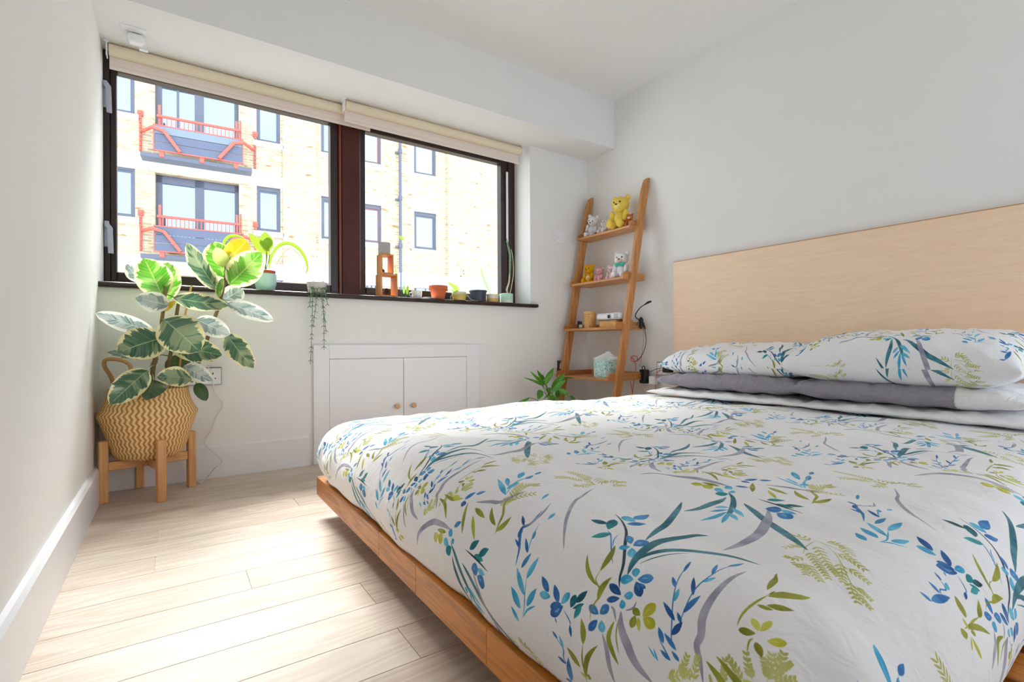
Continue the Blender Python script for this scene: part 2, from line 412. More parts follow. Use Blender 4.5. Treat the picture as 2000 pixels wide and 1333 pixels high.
# sockets and switches
def plate(lab, cat, name, c, w, h, axis, mat, parts):
    o = thing(name, lab, cat, c)
    def bx(u0, v0, u1, v1, d0, d1, bev=.0015):
        mm = MB()
        if axis == 'y': mm.box((c[0] + u0, c[1] - d1, c[2] + v0), (c[0] + u1, c[1] - d0, c[2] + v1), bev)
        else: mm.box((c[0] - d1, c[1] + u0, c[2] + v0), (c[0] - d0, c[1] + u1, c[2] + v1), bev)
        return mm
    obj('face_plate', bx(-w / 2, -h / 2, w / 2, h / 2, 0, .008, .003), M[mat], o)
    for nm, mt, (u0, v0, u1, v1, d1) in parts: obj(nm, bx(u0, v0, u1, v1, .006, d1, .001), M[mt], o)
plate('square white blank plate with two screws, high on the wall beside the window', 'wall plate', 'blank_plate', (2.449, YW, 1.476), .088, .088, 'y', 'white_plastic', [('screw', 'grey_metal', (-.034, -.004, -.028, .002, .009)), ('screw', 'grey_metal', (.028, -.004, .034, .002, .009))])
plate('chrome plate with a white rocker switch, low beside the ladder shelf', 'switch', 'rocker_switch', (2.443, YW, .500), .086, .086, 'y', 'chrome', [('rocker', 'white_plastic', (-.012, -.022, .022, .016, .012))])
pins = []
for du in (-.035, .035):
    pins += [('pin_hole', 'black_plastic', (du - .003, .008, du + .003, .018, .0095)), ('pin_hole', 'black_plastic', (du - .014, -.014, du - .006, -.009, .0095)), ('pin_hole', 'black_plastic', (du + .006, -.014, du + .014, -.009, .0095)), ('rocker', 'white_plastic', (du - .022, .022, du - .012, .038, .011))]
plate('white double socket in a chrome rim behind the basket plant', 'socket', 'wall_socket', (.138, YW, .510), .150, .090, 'y', 'chrome', [('insert', 'white_plastic', (-.070, -.040, .070, .040, .0088))] + pins)
plate('white double socket with plugs on the wall beside the headboard', 'socket', 'wall_socket', (XR, 2.17, .497), .150, .090, 'x', 'chrome', [('insert', 'white_plastic', (-.070, -.040, .070, .040, .0088))] + pins)

# ------------------------------------------------------------------ duvet print
def draw_print(spec, Wm=.934, Hm=.649, ppm=2200):
    """the floral cotton print: one repeat of brush strokes, petals and fern sprigs, half-drop lattice"""
    Wp, Hp = int(round(Wm * ppm)), int(round(Hm * ppm)); img = np.empty((Hp, Wp, 3), np.float32); img[:] = np.array([236, 235, 237]) / 255
    rng = np.random.RandomState(3)
    small = rng.rand(40, 56).astype(np.float32)
    yy = np.linspace(0, 39, Hp); xx = np.linspace(0, 55, Wp); y0 = yy.astype(int).clip(0, 38); x0 = xx.astype(int).clip(0, 54)
    fy = (yy - y0)[:, None]; fx = (xx - x0)[None]
    wash = (small[y0][:, x0] * (1 - fy) * (1 - fx) + small[y0 + 1][:, x0] * fy * (1 - fx) + small[y0][:, x0 + 1] * (1 - fy) * fx + small[y0 + 1][:, x0 + 1] * fy * fx)
    pal = dict(t=((14, 62, 76), (30, 100, 112)), T=((16, 86, 100), (28, 140, 148)), e=((26, 120, 132), (60, 168, 172)), c=((46, 150, 198), (110, 196, 226)), b=((36, 98, 168), (72, 142, 200)), d=((28, 68, 132), (52, 110, 176)), n=((22, 40, 54), (48, 74, 88)), o=((118, 124, 30), (166, 166, 62)), O=((92, 96, 24), (140, 138, 48)), y=((172, 172, 40), (206, 204, 92)), g=((140, 138, 158), (176, 175, 192)), s=((34, 94, 112), (76, 134, 148)), G=((176, 184, 90), (204, 208, 130)), F=((168, 168, 84), (198, 198, 130)))
    def fill(poly, col, al=.96):
        """poly in metres (motif axes), painted at every place of the lattice"""
        poly = np.asarray(poly) * ppm
        for i in range(-3, 4):
            for j in range(-3, 4):
                q = poly + np.array([i * .467 * ppm, (j * .649 + i * .3245) * ppm])
                lo = np.floor(q.min(0) - 1).astype(int); hi = np.ceil(q.max(0) + 2).astype(int)
                if hi[0] <= 0 or hi[1] <= 0 or lo[0] >= Wp or lo[1] >= Hp: continue
                lo = np.maximum(lo, 0); hi = np.minimum(hi, (Wp, Hp)); w, h = hi - lo
                if w <= 0 or h <= 0: continue
                S = 2; X = (np.arange(w * S) + .5) / S + lo[0]; Y = (np.arange(h * S) + .5) / S + lo[1]
                ins = np.zeros((h * S, w * S), bool)
                for (ax, ay), (bx, by) in zip(q, np.roll(q, -1, 0)):
                    if ay == by: continue
                    c = ((ay > Y) != (by > Y))
                    if not c.any(): continue
                    xi = ax + (Y - ay) / (by - ay) * (bx - ax)
                    ins ^= c[:, None] & (X[None] < xi[:, None])
                cov = ins.reshape(h, S, w, S).mean((1, 3))[..., None] * al
                k = wash[lo[1]:hi[1], lo[0]:hi[0]]; k = np.clip((k - .5) * 1.5 + .5, 0, 1)[..., None]
                cc = (np.array(col[0]) * (1 - k) + np.array(col[1]) * k) / 255
                img[lo[1]:hi[1], lo[0]:hi[0]] = img[lo[1]:hi[1], lo[0]:hi[0]] * (1 - cov) + cc * cov
    def leaf(p, q, w, bend, blunt):
        d = q - p; n = np.array([-d[1], d[0]])
        L = np.hypot(*d); n = n / max(L, 1e-6)
        t = np.linspace(0, 1, 13)
        s = np.sin(math.pi * t ** (.85 if not blunt else 1.25)) ** (.9 if not blunt else .62)
        if blunt: s = np.where(t > .96, s * .9, s)
        m = p + np.outer(t, d) + np.outer(np.sin(math.pi * t) * bend * L, n)
        return np.vstack([m + np.outer(s * w / 2, n), (m - np.outer(s * w / 2, n))[::-1]])
    def strip(pts, w, tail=.15):
        pts = np.array(smooth_path([(x, y, 0) for x, y in pts], 7))[:, :2]; d = np.gradient(pts, axis=0); n = np.stack([-d[:, 1], d[:, 0]], 1); n /= np.hypot(*n.T)[:, None] + 1e-9
        t = np.linspace(0, 1, len(pts)); s = (np.sin(math.pi * (t * .985 + .01)) ** .7)[:, None] * w / 2
        return np.vstack([pts + n * s, (pts - n * s)[::-1]]), pts, n
    for it in spec.split(';'):
        k, c = it[0], it[1]; a = [float(v) for v in it[2:].split(',')]; w, bend = a[0] * 1e-4, a[1] / 100
        U = np.array(a[2:]).reshape(-1, 2) / 2000 + np.array([.571, .539]); col = pal[c]
        if k in 'LP':
            fill(leaf(U[0], U[1], w, bend, k == 'P'), col)
            if k == 'P': # pale brush lights inside the petal
                fill(leaf(U[0] * .75 + U[1] * .25, U[0] * .35 + U[1] * .65, w * .22, .1, False), (col[1], (150, 205, 225) if c in 'cbd' else col[1]), .6)
        elif k == 'S': fill(strip(U, max(w, .0016))[0], col)
        else:
            po, pts, n = strip(U, .0016); fill(po, col); L = np.hypot(*np.diff(pts, axis=0).T).sum(); m_ = max(5, int(L / .0062)); ln = min(max(w * .9, .013), .024, .42 * L)
            for i in range(m_):
                u = (i + .7) / m_; x = u * (len(pts) - 1); j = min(int(x), len(pts) - 2); p = pts[j] + (pts[j + 1] - pts[j]) * (x - j); d = pts[j + 1] - pts[j]; d = d / (np.hypot(*d) + 1e-9)
                for sg in (1, -1):
                    q = p + (d * .8 + n[j] * sg * .75) * ln * (1 - .45 * u) * .85; fill(leaf(p, q, .0032, 0, False), col)
    im = bpy.data.images.new('floral_print', Wp, Hp); rgba = np.ones((Hp, Wp, 4), np.float32); rgba[..., :3] = img
    im.pixels.foreach_set(rgba.ravel()); im.update(); im.pack(); return im
PRINT = "Lt127,0,2,66,-16,123;PT175,0,-22,37,43,74;Le135,0,-33,12,-85,50;Sb21,0,-30,34,-39,10,-91,-43,-136,-89;Sb14,0,-25,-8,-54,-18,-84,-42;Sn45,0,79,105,54,52,10,-7,-44,-54,-118,-114,-163,-136,-188,-152;Pc205,0,92,29,82,79;Lb166,0,102,47,181,49;Lb139,0,50,27,111,1;Pb116,0,-40,-72,-9,-35;Pb204,0,-44,-85,6,-97;Pc124,0,-54,-81,-76,-59;Pc126,0,-55,-89,-90,-119;Ss117,0,6,-87,94,-54,178,-29,272,6,361,55;Ss143,0,-145,-150,-95,-134,-33,-123,59,-116,151,-137,185,-171;Ss106,0,-85,-141,-47,-148,12,-176,67,-218,112,-287,123,-366;Ss23,0,-100,-154,-43,-176,40,-218;Pc110,0,-143,-175,-117,-157;Pb154,0,-146,-184,-124,-220;Pd123,0,-153,-184,-184,-219;Pc143,0,-151,-174,-165,-139;Pb49,0,-153,-196,-161,-219;Pd108,0,-201,-166,-189,-118;Pd85,0,-210,-167,-229,-132;Pc107,0,-200,-175,-188,-198;Pc89,0,-210,-175,-229,-188;Pb114,0,-271,-124,-265,-85;Pb125,0,-269,-127,-238,-146;Pb110,0,-286,-126,-323,-107;Pc121,0,-281,-139,-309,-150;So24,0,-297,-104,-273,-96,-255,-99,-230,-105,-213,-97,-196,-70,-166,-67;Lo97,-8,-170,-68,-72,-41;Lo69,10,-209,-83,-143,8;Lo97,10,-243,-106,-169,-113;Ld118,0,-290,67,-263,117;Pc120,0,-299,54,-310,102;Ld114,0,-300,17,-262,56;Pd105,0,-298,6,-325,45;Pc110,0,-299,6,-260,-9;Pd158,0,-301,-3,-345,38;Sb27,0,-344,18,-355,8;Sb19,0,-309,-8,-327,-38,-341,-46;Ld55,0,-338,-43,-367,-54;Lt99,0,-275,-41,-233,-62;PT113,0,-294,-30,-257,-31;PT52,0,-294,-37,-268,-67;Le90,0,-274,-61,-316,-51;Po87,0,-224,-240,-218,-214;Po98,0,-229,-228,-259,-229;Py139,0,-224,-247,-184,-264;Py132,0,-225,-249,-233,-287;Ly58,0,-230,-237,-258,-253;So31,0,-479,-97,-437,-98,-406,-96,-363,-98;Lo98,-8,-366,-98,-304,-74;Lo125,0,-439,-83,-403,-36;Lo81,8,-462,-101,-344,-146;So80,0,-359,-217,-336,-192,-309,-173,-266,-177;So23,0,-332,-214,-296,-195,-256,-187;Sg126,0,-345,-320,-328,-268,-299,-232,-271,-203,-236,-186;Sg26,0,-199,-215,-216,-214,-230,-197;Sg35,0,-265,-183,-243,-166,-236,-151;Sg79,0,-310,-151,-342,-175,-382,-190,-414,-207;Sg104,0,55,-368,-22,-370,-107,-376,-161,-384,-194,-399,-220,-400,-242,-423,-272,-445;Sb15,0,-10,-253,-95,-276,-143,-294,-204,-321,-239,-336,-254,-355;Lb42,0,-63,-269,-7,-252;Lb52,0,-122,-285,-94,-258;Lc59,0,-158,-304,-119,-295;Ld63,0,-199,-327,-171,-279;Lb61,0,45,-325,98,-336;Lb48,0,-28,-327,33,-303;Lc59,0,-70,-329,-34,-342;Ld54,0,-121,-335,-65,-301;Lb73,0,-174,-337,-112,-350;Lb47,0,-197,-344,-178,-323;Ld81,0,-230,-333,-193,-345;Lb64,0,-255,-320,-228,-295;Lb55,0,-254,-354,-234,-313;Lb45,0,-279,-348,-270,-317;Lb43,0,-271,-369,-260,-344;Lc21,0,-295,-320,-274,-300;Lc21,0,-292,-313,-276,-286;Sb16,0,98,-336,42,-327,-29,-328,-95,-328,-169,-337,-223,-342;Sb11,0,-252,-308,-279,-349;Sb60,0,-82,298,-147,290,-178,311,-212,288,-239,265,-285,245;Ld62,0,-167,311,-139,351;Ld84,0,-209,300,-171,313;Lb47,0,-234,262,-217,310;Ld65,0,-232,223,-197,268;Lb69,0,-189,237,-159,250;Lb87,0,-279,218,-225,207;Lc108,0,-297,178,-222,166;Lc105,0,-341,165,-285,238;Lc112,0,-365,146,-302,121;Lc139,0,-383,173,-342,234;Lc110,0,-430,185,-397,225;Sc22,0,-133,257,-193,240,-231,222;Sc24,0,-295,178,-335,165,-370,156,-407,160;Sc35,0,-402,158,-374,140,-349,109;Lb56,0,-398,3,-387,27;Lc68,0,-414,-20,-385,-5;Sb24,0,-398,13,-418,-17,-448,-11,-464,-21;Lb73,0,-465,-17,-460,18;Lb112,0,-528,-13,-435,-35;Lb66,0,-530,-15,-539,15;FG91,0,-305,-391,-275,-385,-251,-385;FG78,0,-288,-420,-258,-416,-236,-411;FG52,0,-316,-351,-304,-367,-275,-406;FG83,0,-273,-367,-281,-386,-282,-408;FF94,0,-258,-463,-249,-453;FF82,0,-241,-482,-222,-477,-201,-468;FF84,0,-207,-513,-196,-493,-191,-472;FF76,0,-186,-524,-175,-510,-155,-493;FF69,0,-162,-543,-151,-531,-138,-517;PO79,0,-106,-485,-129,-461;Py81,0,-98,-486,-81,-465;Py66,0,-96,-488,-59,-490;PO76,0,-138,-515,-121,-494;So17,0,-152,-493,-132,-486,-118,-487;So24,0,-123,-454,-91,-448,-41,-447,7,-449;Lo58,0,-43,-452,-32,-478;SO22,0,4,-449,27,-451;Lo66,0,18,-438,114,-415;Lo119,5,-2,-451,71,-506;Lo87,0,-29,-463,-4,-505;Py88,0,-104,-505,-82,-532;FF55,0,-169,-542,-141,-534,-120,-524;FF50,0,-155,-541,-126,-542,-104,-537;FF51,0,-141,-543,-124,-550,-110,-555;FF52,0,-162,-548,-144,-559,-128,-573;SF17,0,264,-405,312,-392,374,-393;SF15,0,374,-393,327,-457,239,-529,217,-553;SF24,0,369,-396,354,-458,328,-513;FF322,0,344,-390,366,-345,339,-326;FF209,0,305,-395,297,-371,266,-356;FF188,0,253,-413,221,-405,216,-384;FF175,0,218,-428,192,-432,199,-413;FF101,0,219,-429,168,-459;FF147,0,222,-431,194,-463,171,-491;FF143,0,287,-407,240,-454,199,-496;FF136,0,336,-404,264,-465,232,-504;FF374,0,376,-410,400,-439,356,-483;FF178,0,327,-457,328,-494,316,-533;FF97,0,294,-483,252,-506,218,-522;FF141,0,286,-502,281,-531,276,-558;FF116,0,239,-529,207,-548,179,-571;FF137,0,235,-545,228,-563,223,-584;FF135,0,217,-553,201,-573,194,-594;Ss103,0,579,11,545,-28,469,-74,397,-107,316,-131;Ss133,0,539,-4,453,-23,383,-20,286,-9;Lc97,0,400,-96,257,-91;Lc77,0,419,-89,361,-55;Lc103,0,443,-74,402,-47;Lc84,0,394,-105,303,-139;Lc98,0,397,-107,361,-159;Lc122,0,454,-84,399,-157;PT182,0,569,6,538,40;Pc137,0,569,27,580,69;Pc100,0,580,13,598,-4;Pc135,0,607,14,616,48;Lb103,0,638,21,667,-19;Pd135,0,733,17,723,49;Lb122,0,745,48,796,21;Lb97,0,786,10,815,-25;Lo96,0,632,-51,741,11;So80,0,703,214,690,156,646,99;Py184,0,581,120,556,159;Py190,0,579,122,572,75;Lo80,0,605,66,597,139;So80,0,726,199,722,125,745,61;Ly140,0,734,139,735,72;Sg118,0,474,347,554,292,610,197,622,111,622,40;Sg63,0,187,321,97,280,38,262,-55,198,-111,148,-164,95;Sg52,0,-33,309,-92,287,-147,290,-170,317;Py80,0,463,532,461,486;Py31,0,461,533,433,513;Po110,0,454,542,428,551;Py51,0,472,542,479,570;Po75,0,475,539,492,532;FF401,0,205,397,191,451,145,487;FF341,0,246,404,267,481,264,559;FF289,0,215,379,165,354,140,370;FF293,0,233,354,226,376,248,445;FF221,0,297,421,269,363,286,352;FF251,0,308,359,308,317,336,300;FF218,0,272,317,287,290,304,273;Lb46,0,-1,373,-38,357;Lc70,0,-64,248,-106,242;Lc58,0,12,375,-39,358;FF245,0,-150,483,-102,467,-30,415;FF331,0,-102,467,-16,500,35,476;FF229,0,-94,468,-45,502,-11,532;So55,0,-244,417,-202,426,-168,436,-126,473,-95,462;Lo101,10,-217,437,-164,516;Lo121,-10,-234,422,-160,390;Lc117,0,-96,509,-38,654;Pc105,0,-52,554,-12,623;Lc129,0,-70,538,-5,545;Pc135,0,20,586,93,651;Lb107,0,39,563,94,583;Lb90,0,104,584,146,593;Sc44,0,-96,509,-6,557,104,584;Ss170,0,536,-75,493,-141,417,-231,352,-319,292,-404;Sg162,0,549,-156,460,-203,333,-252,217,-268,133,-254;Pb224,0,535,-192,524,-249;Pb205,0,544,-148,559,-197;Lc99,0,559,-193,559,-245;LT128,0,601,-122,645,-164;Le113,0,592,-158,595,-219;LT128,0,601,-184,639,-231;Lo105,0,736,-53,720,-136;Ly89,0,708,-68,635,-138;Sg86,0,757,-31,784,-100,808,-158,901,-197;Sn34,0,591,-95,586,-170,575,-260"
print_img = draw_print(PRINT)
def cotton(name, img=None, col=(235, 234, 236), bscale=5., bstr=.5, crease=1.):
    t = NT(name); t.b.inputs['Roughness'].default_value = .9; t.b.inputs['Specular IOR Level'].default_value = .15
    t.b.inputs['Sheen Weight'].default_value = .15
    uv = t.n('TexCoord').outputs['UV']
    if img is not None:
        im = t.n('TexImage'); im.image = img; im.extension = 'REPEAT'; im.interpolation = 'Cubic'
        t.l(uv, im.inputs[0]); t.l(im.outputs[0], t.b.inputs['Base Color'])
    else: t.b.inputs['Base Color'].default_value = srgb(col)
    o = t.mapping((1, 1, 1)); n1 = t.n('TexNoise', Scale=bscale, Detail=3.0, Distortion=.8); t.l(o, n1.inputs['Vector'])
    n2 = t.n('TexNoise', Scale=bscale * 4.5, Detail=2.0, Distortion=1.5); t.l(o, n2.inputs['Vector'])
    n3 = t.n('TexNoise', Scale=1.0, Detail=2.0, Distortion=.6); t.l(t.mapping((26., 7., 12.), rot=(0, 0, .25)), n3.inputs['Vector'])
    h = t.math('ADD', n1.outputs[0], t.math('MULTIPLY', n2.outputs[0], .30 * crease)); h = t.math('ADD', h, t.math('MULTIPLY', n3.outputs[0], .09 * crease)); t.bump(h, bstr, .02)
    return t.m
M['floral'] = cotton('floral_cotton', print_img)
M['grey_cotton'] = cotton('grey_cotton', None, (150, 145, 154), 9., .8, 2.2)
M['white_cotton'] = cotton('white_cotton', None, (236, 234, 235), 8., .6)

# ------------------------------------------------------------------ bed
M['acacia'] = wood('oiled_acacia', (150, 86, 28), (208, 132, 50), 'y', .35, 1.6, .2, .5)
M['acacia_end'] = wood('acacia_end_grain', (112, 66, 36), (150, 94, 54), 'z', .5, 3., .05, .5)
bed = thing('platform_bed', 'low platform bed in oiled orange-brown timber', 'bed', (1.55, 1.08, 0))
XF, RW, ZB, ZT = .4665, .062, .081, .151
ya, yb = .13, 2.040
cut = [yb - .022, 1.335, 1.085, .77, .45, ya]
for y_1, y_0 in zip(cut[:-1], cut[1:]):      # finger-jointed staves of the foot rail
    m = MB(); m.box((XF, y_0 + .0002, ZB), (XF + RW, y_1 - .0002, ZT), .0012); obj('foot_rail_stave', m, M['acacia'], bed)
M['acacia_x'] = wood('oiled_acacia_side', (132, 76, 30), (184, 114, 48), 'x', .35, 1.6, .16, .5)
for y0 in (yb - .022, ya - .022):
    m = MB(); m.box((XF + .0005, y0, ZB), (2.66, y0 + .022, ZT), .001); obj('side_rail', m, M['acacia_x'], bed)
m = MB(); m.box((2.62, ya, ZB), (2.66, yb - .022, ZT), .001); obj('head_rail', m, M['acacia'], bed)
for k in range(13):
    x = .60 + k * .158; m = MB(); m.box((x, ya + .004, .115), (x + .10, yb - .026, .140), .002); obj('slat', m, M['acacia'], bed)
for x in (.85, 2.4):
    for y in (.45, 1.72): m = MB(); m.box((x, y, 0), (x + .09, y + .09, .115), .003); obj('leg', m, M['acacia_end'], bed)
m = MB(); m.box((.62, .22, .14), (2.62, 1.975, .345), .05); mt = obj('mattress', m, M['white_cotton'], None, True); tag(mt, 'thick white mattress on the platform bed, under the floral duvet', 'mattress')

DX0,DX1,DY0,DY1=.62,2.30,.35,1.875
_pr=np.array([(0,.384),(.06,.378),(.115,.356),(.155,.315),(.175,.262),(.168,.208),(.14,.154)])
def _spl(p,n=60):
    q=[]
    P=np.vstack([2*p[0]-p[1],p,2*p[-1]-p[-2]])
    for i in range(1,len(P)-2):
        for t in np.linspace(0,1,12,endpoint=False):
            a,b,c,d=P[i-1],P[i],P[i+1],P[i+2]
            q.append(.5*(2*b+(c-a)*t+(2*a-5*b+4*c-d)*t*t+(3*b-a-3*c+d)*t**3))
    q.append(p[-1]);return np.array(q)
_ps=_spl(_pr);_pl=np.r_[0,np.cumsum(np.hypot(*np.diff(_ps,axis=0).T))]
EMAX=_pl[-1]
def duvet_pos(a,b):
    a=np.asarray(a,float);b=np.asarray(b,float)
    ca=np.clip(a,DX0,DX1);cb=np.clip(b,DY0,DY1)
    da=a-ca;db=b-cb
    da=np.where(da>0,0,da)
    e=np.hypot(da,db);n=np.maximum(e,1e-9)
    ang=np.arctan2(db,da)
    out=np.interp(np.minimum(e,EMAX),_pl,_ps[:,0]);z=np.interp(np.minimum(e,EMAX),_pl,_ps[:,1])
    w=np.clip(e/EMAX,0,1)
    # gentle gathers in the hanging part, puffs on the top
    s=a*1.0+b*1.0
    fold=(np.sin(21*s+1.3*np.sin(7*b))*.4+np.sin(47*(b-a)+2)*.2+np.sin(11*b+4*a)*.5)
    cf=np.abs(np.sin(2*ang))*(e>0)*(np.abs(da)>0)*(np.abs(db)>0)
    out=out+w*(1-.35*w)*.009*fold+cf*.022*np.sin(np.pi*np.clip(w,0,1))+cf*.012*w*np.sin(9*ang)
    x=ca+np.where(e>0,da/n,0)*out+np.where(a>DX1,a-DX1,0)
    y=cb+np.where(e>0,db/n,0)*out
    t=1-.6*w
    puff=(.0085*np.sin(5.1*a+1.2)*np.sin(4.3*b+.6)+.004*np.sin(9.7*a-3*b)+.0032*np.sin(13*b+5*a+1)
      +0.0034*np.sin(31*a+6*b+2*np.sin(5*b))*np.sin(3*b+1)+.0022*np.sin(55*a-14*b+1.5*np.sin(8*a))*np.sin(4.1*a+2*b))
    z=z+t*puff
    z=np.where(a>DX1-.1,z-.020*np.clip((a-DX1+.1)/.16,0,1)**2,z)
    return np.stack([x,y,z],-1)

na, nb = 176, 188
A = np.concatenate([np.linspace(DX0 - EMAX, DX0 + .1, 56), np.linspace(DX0 + .1, DX1 + .06, na - 55)[1:]]); B = np.linspace(DY0 - EMAX, DY1 + EMAX, nb)
AA, BB = np.meshgrid(A, B, indexing='ij'); PP = duvet_pos(AA, BB)
UVd = np.stack([AA / .934, BB / .649], -1)
m = MB(); m.grid(PP, UVd)
dv = obj('duvet', m, M['floral'], None, 'all'); tag(dv, 'puffy white duvet printed with blue, teal and olive flowers, spread over the bed', 'duvet')
so = dv.modifiers.new('thickness', 'SOLIDIFY'); so.thickness = .02; so.offset = -1

def cushion(L, Wd, T, seed, n=(46, 34), sag=.0, crease=.004, pinch=.86):
    """a stuffed pillow: seam all round, drawn-in sides, puffed middle; L along Y, Wd along X"""
    rr = np.random.RandomState(seed); ph = rr.rand(12) * 6.28
    u = np.sin(np.linspace(-math.pi / 2, math.pi / 2, n[0])); v = np.sin(np.linspace(-math.pi / 2, math.pi / 2, n[1])); U, V = np.meshgrid(u, v, indexing='ij')
    X = V * Wd / 2 * (1 - .05 * (1 - V ** 2) - (1 - pinch) * .35 * (1 - np.abs(U)) * 0 + .03 * U ** 4); Y = U * L / 2 * (1 - .06 * (1 - V ** 2) * 0 + .035 * V ** 4)
    th = (np.clip(1 - np.abs(U) ** 4.5, 0, 1) ** .42) * (np.clip(1 - V ** 4, 0, 1) ** .42)
    wr = np.sin(9 * U + 5 * V + ph[0]) * np.sin(6 * V + ph[1]) + .7 * np.sin(23 * U - 9 * V + ph[2] + 2 * np.sin(4 * V)) * (.3 + np.abs(V)) + .5 * np.sin(41 * U + ph[3] + 3 * V)
    top = th * T * .58 + crease * wr * th ** .5 - sag * (1 - U ** 2) * 0
    bot = -th * T * .42 + crease * .6 * np.sin(15 * U + ph[4]) * th ** .5
    return np.stack([X, Y, top], -1), np.stack([X, Y, bot], -1), U, V
def pillow(name, lab, c, L, Wd, T, mat, seed, rz=0., rx=0., ry=0., uvo=(0, 0), group=None, crease=.004, parent=None, part=None):
    top, bot, U, V = cushion(L, Wd, T, seed, crease=crease)
    R = Matrix.Rotation(rz, 3, 'Z') @ Matrix.Rotation(ry, 3, 'Y') @ Matrix.Rotation(rx, 3, 'X'); Rn = np.array(R)
    def cloth(S, sg, wt=0):      # lay the print over the curve of the cushion, measured along the cloth from its middle
        md = S.shape[0] // 2, S.shape[1] // 2
        dv = np.r_[0, np.cumsum(np.hypot(*np.diff(S[md[0]][:, [0, 2]], axis=0).T))]; dv -= dv[md[1]]
        a = np.broadcast_to(dv, U.shape); w0 = dv[-1]
        if sg < 0: a = np.where(a < 0, -(wt + w0 + a), wt + w0 - a)
        cloth.w = w0
        return np.stack([(a + uvo[0]) / .934, (U * L * .53 + uvo[1]) / .649], -1)
    A_, B_, ua, ub = top @ Rn.T + np.array(c), bot @ Rn.T + np.array(c), cloth(top, 1), cloth(bot, -1, cloth.w)
    if part is not None:      # only a stretch of the cushion's length: an open-ended case, or what sticks out of it
        k = np.where((U[:, 0] >= part[0]) & (U[:, 0] <= part[1]))[0]; A_, B_, ua, ub = A_[k], B_[k], ua[k], ub[k]
    m = MB(); m.grid(A_, ua); m.grid(B_[:, ::-1], ub[:, ::-1])
    o = obj(name, m, M[mat], parent, 'all', fix='weld')
    if parent is None: tag(o, lab, 'pillow', group)
    return o

pillow('pillow', 'flat white pillow at the bottom of the stack nearer the ladder shelf', (2.405, 1.44, .404), .80, .50, .045, 'white_cotton', 3, rz=.03)
pillow('pillow', 'flat white pillow at the bottom of the stack farther from the window', (2.40, .68, .404), .72, .50, .045, 'white_cotton', 4, rz=-.02)
pillow('pillow', 'grey pillow under the smaller floral pillow, nearer the ladder shelf', (2.405, 1.425, .468), .71, .47, .098, 'grey_cotton', 5, crease=.006)
g2 = pillow('pillow', 'grey pillow with its white inner sticking out, under the large floral pillow', (2.40, .735, .468), .72, .47, .100, 'grey_cotton', 6, crease=.006, part=(-.52, 1.01))
pillow('inner_pillow', '', (2.400, .735, .468), .71, .465, .096, 'white_cotton', 6, crease=.005, parent=g2, part=(-1.01, -.48))
pillow('pillow', 'smaller puffed floral pillow on the stack nearer the ladder shelf', (2.43, 1.42, .572), .74, .45, .150, 'floral', 9, rz=.04, ry=-.10, uvo=(.30, .42))
pillow('pillow', 'large floral pillow at the right edge of the photo, tallest of the pillows', (2.40, .745, .594), .72, .50, .195, 'floral', 11, rz=-.03, ry=-.10, uvo=(.1, .55))
# headboard panel fixed on the wall
t = NT('pale_maple_veneer'); t.b.inputs['Roughness'].default_value = .45
mp = t.mapping((3., .9, 9.)); n1 = t.n('TexNoise', Scale=1.4, Detail=3., Distortion=.7); t.l(mp, n1.inputs['Vector'])
mp = t.mapping((3., 14., 160.)); n2 = t.n('TexNoise', Scale=1., Detail=2.); t.l(mp, n2.inputs['Vector'])
w = t.math('PINGPONG', t.math('MULTIPLY', n1.outputs[0], 7.), .5)
g = t.math('ADD', t.math('MULTIPLY', w, .7), t.math('MULTIPLY', n2.outputs[0], .6))
t.l(t.ramp(g, [(.1, srgb(240, 206, 172)), (.9, srgb(250, 222, 192))]), t.b.inputs['Base Color'])
M['maple'] = t.m
hb = thing('headboard', 'wide plain pale maple panel fixed to the wall behind the pillows', 'headboard', (XR, 1.1, .2))
m = MB(); m.box((XR - .030, .05, .16), (XR - .0005, 2.087, 1.192), .0012); obj('panel', m, M['maple'], hb)
m = MB(); m.box((XR - .031, .05, 1.192), (XR - .0005, 2.087, 1.1955), .0008); obj('edge_band', m, flat('maple_edge', (198, 150, 112), .5), hb)

# ------------------------------------------------------------------ ladder shelf leaning in the corner
M['oak_red'] = wood('oiled_oak', (178, 118, 64), (216, 156, 96), 'z', .45, 1.3, .10, .55)
M['oak_shelf'] = wood('oiled_oak_board', (182, 122, 68), (220, 160, 102), 'y', .45, 1.3, .10, .5)
M['oak_lip'] = wood('oiled_oak_lip', (172, 110, 60), (208, 148, 88), 'x', .45, 1.3, .10, .5)
lad = thing('ladder_shelf', 'oiled oak ladder shelf with four tray shelves leaning in the corner', 'shelf', (2.5, 2.6, 0))
YN, YF = 2.300, 2.856
def xf(z): return 2.312 + .198 * z
for y0 in (YN, YF):
    m = MB(); zt = 1.80
    poly = [(xf(0), 0), (xf(0) + .056, 0)] + [(xf(z) + .056, z) for z in (.6, 1.2, 1.70)] + [(xf(zt) + .053, zt + .004), (xf(zt) + .036, zt + .004), (xf(zt) + .016, zt - .010), (xf(zt) + .003, zt - .038), (xf(1.70), 1.70)]
    m.prism(poly, 'y', y0, y0 + .024); obj('upright', m, M['oak_red'], lad)
SH = [(2.550, 1.452), (2.478, 1.099), (2.408, .762), (2.335, .421)]
XB = 2.690
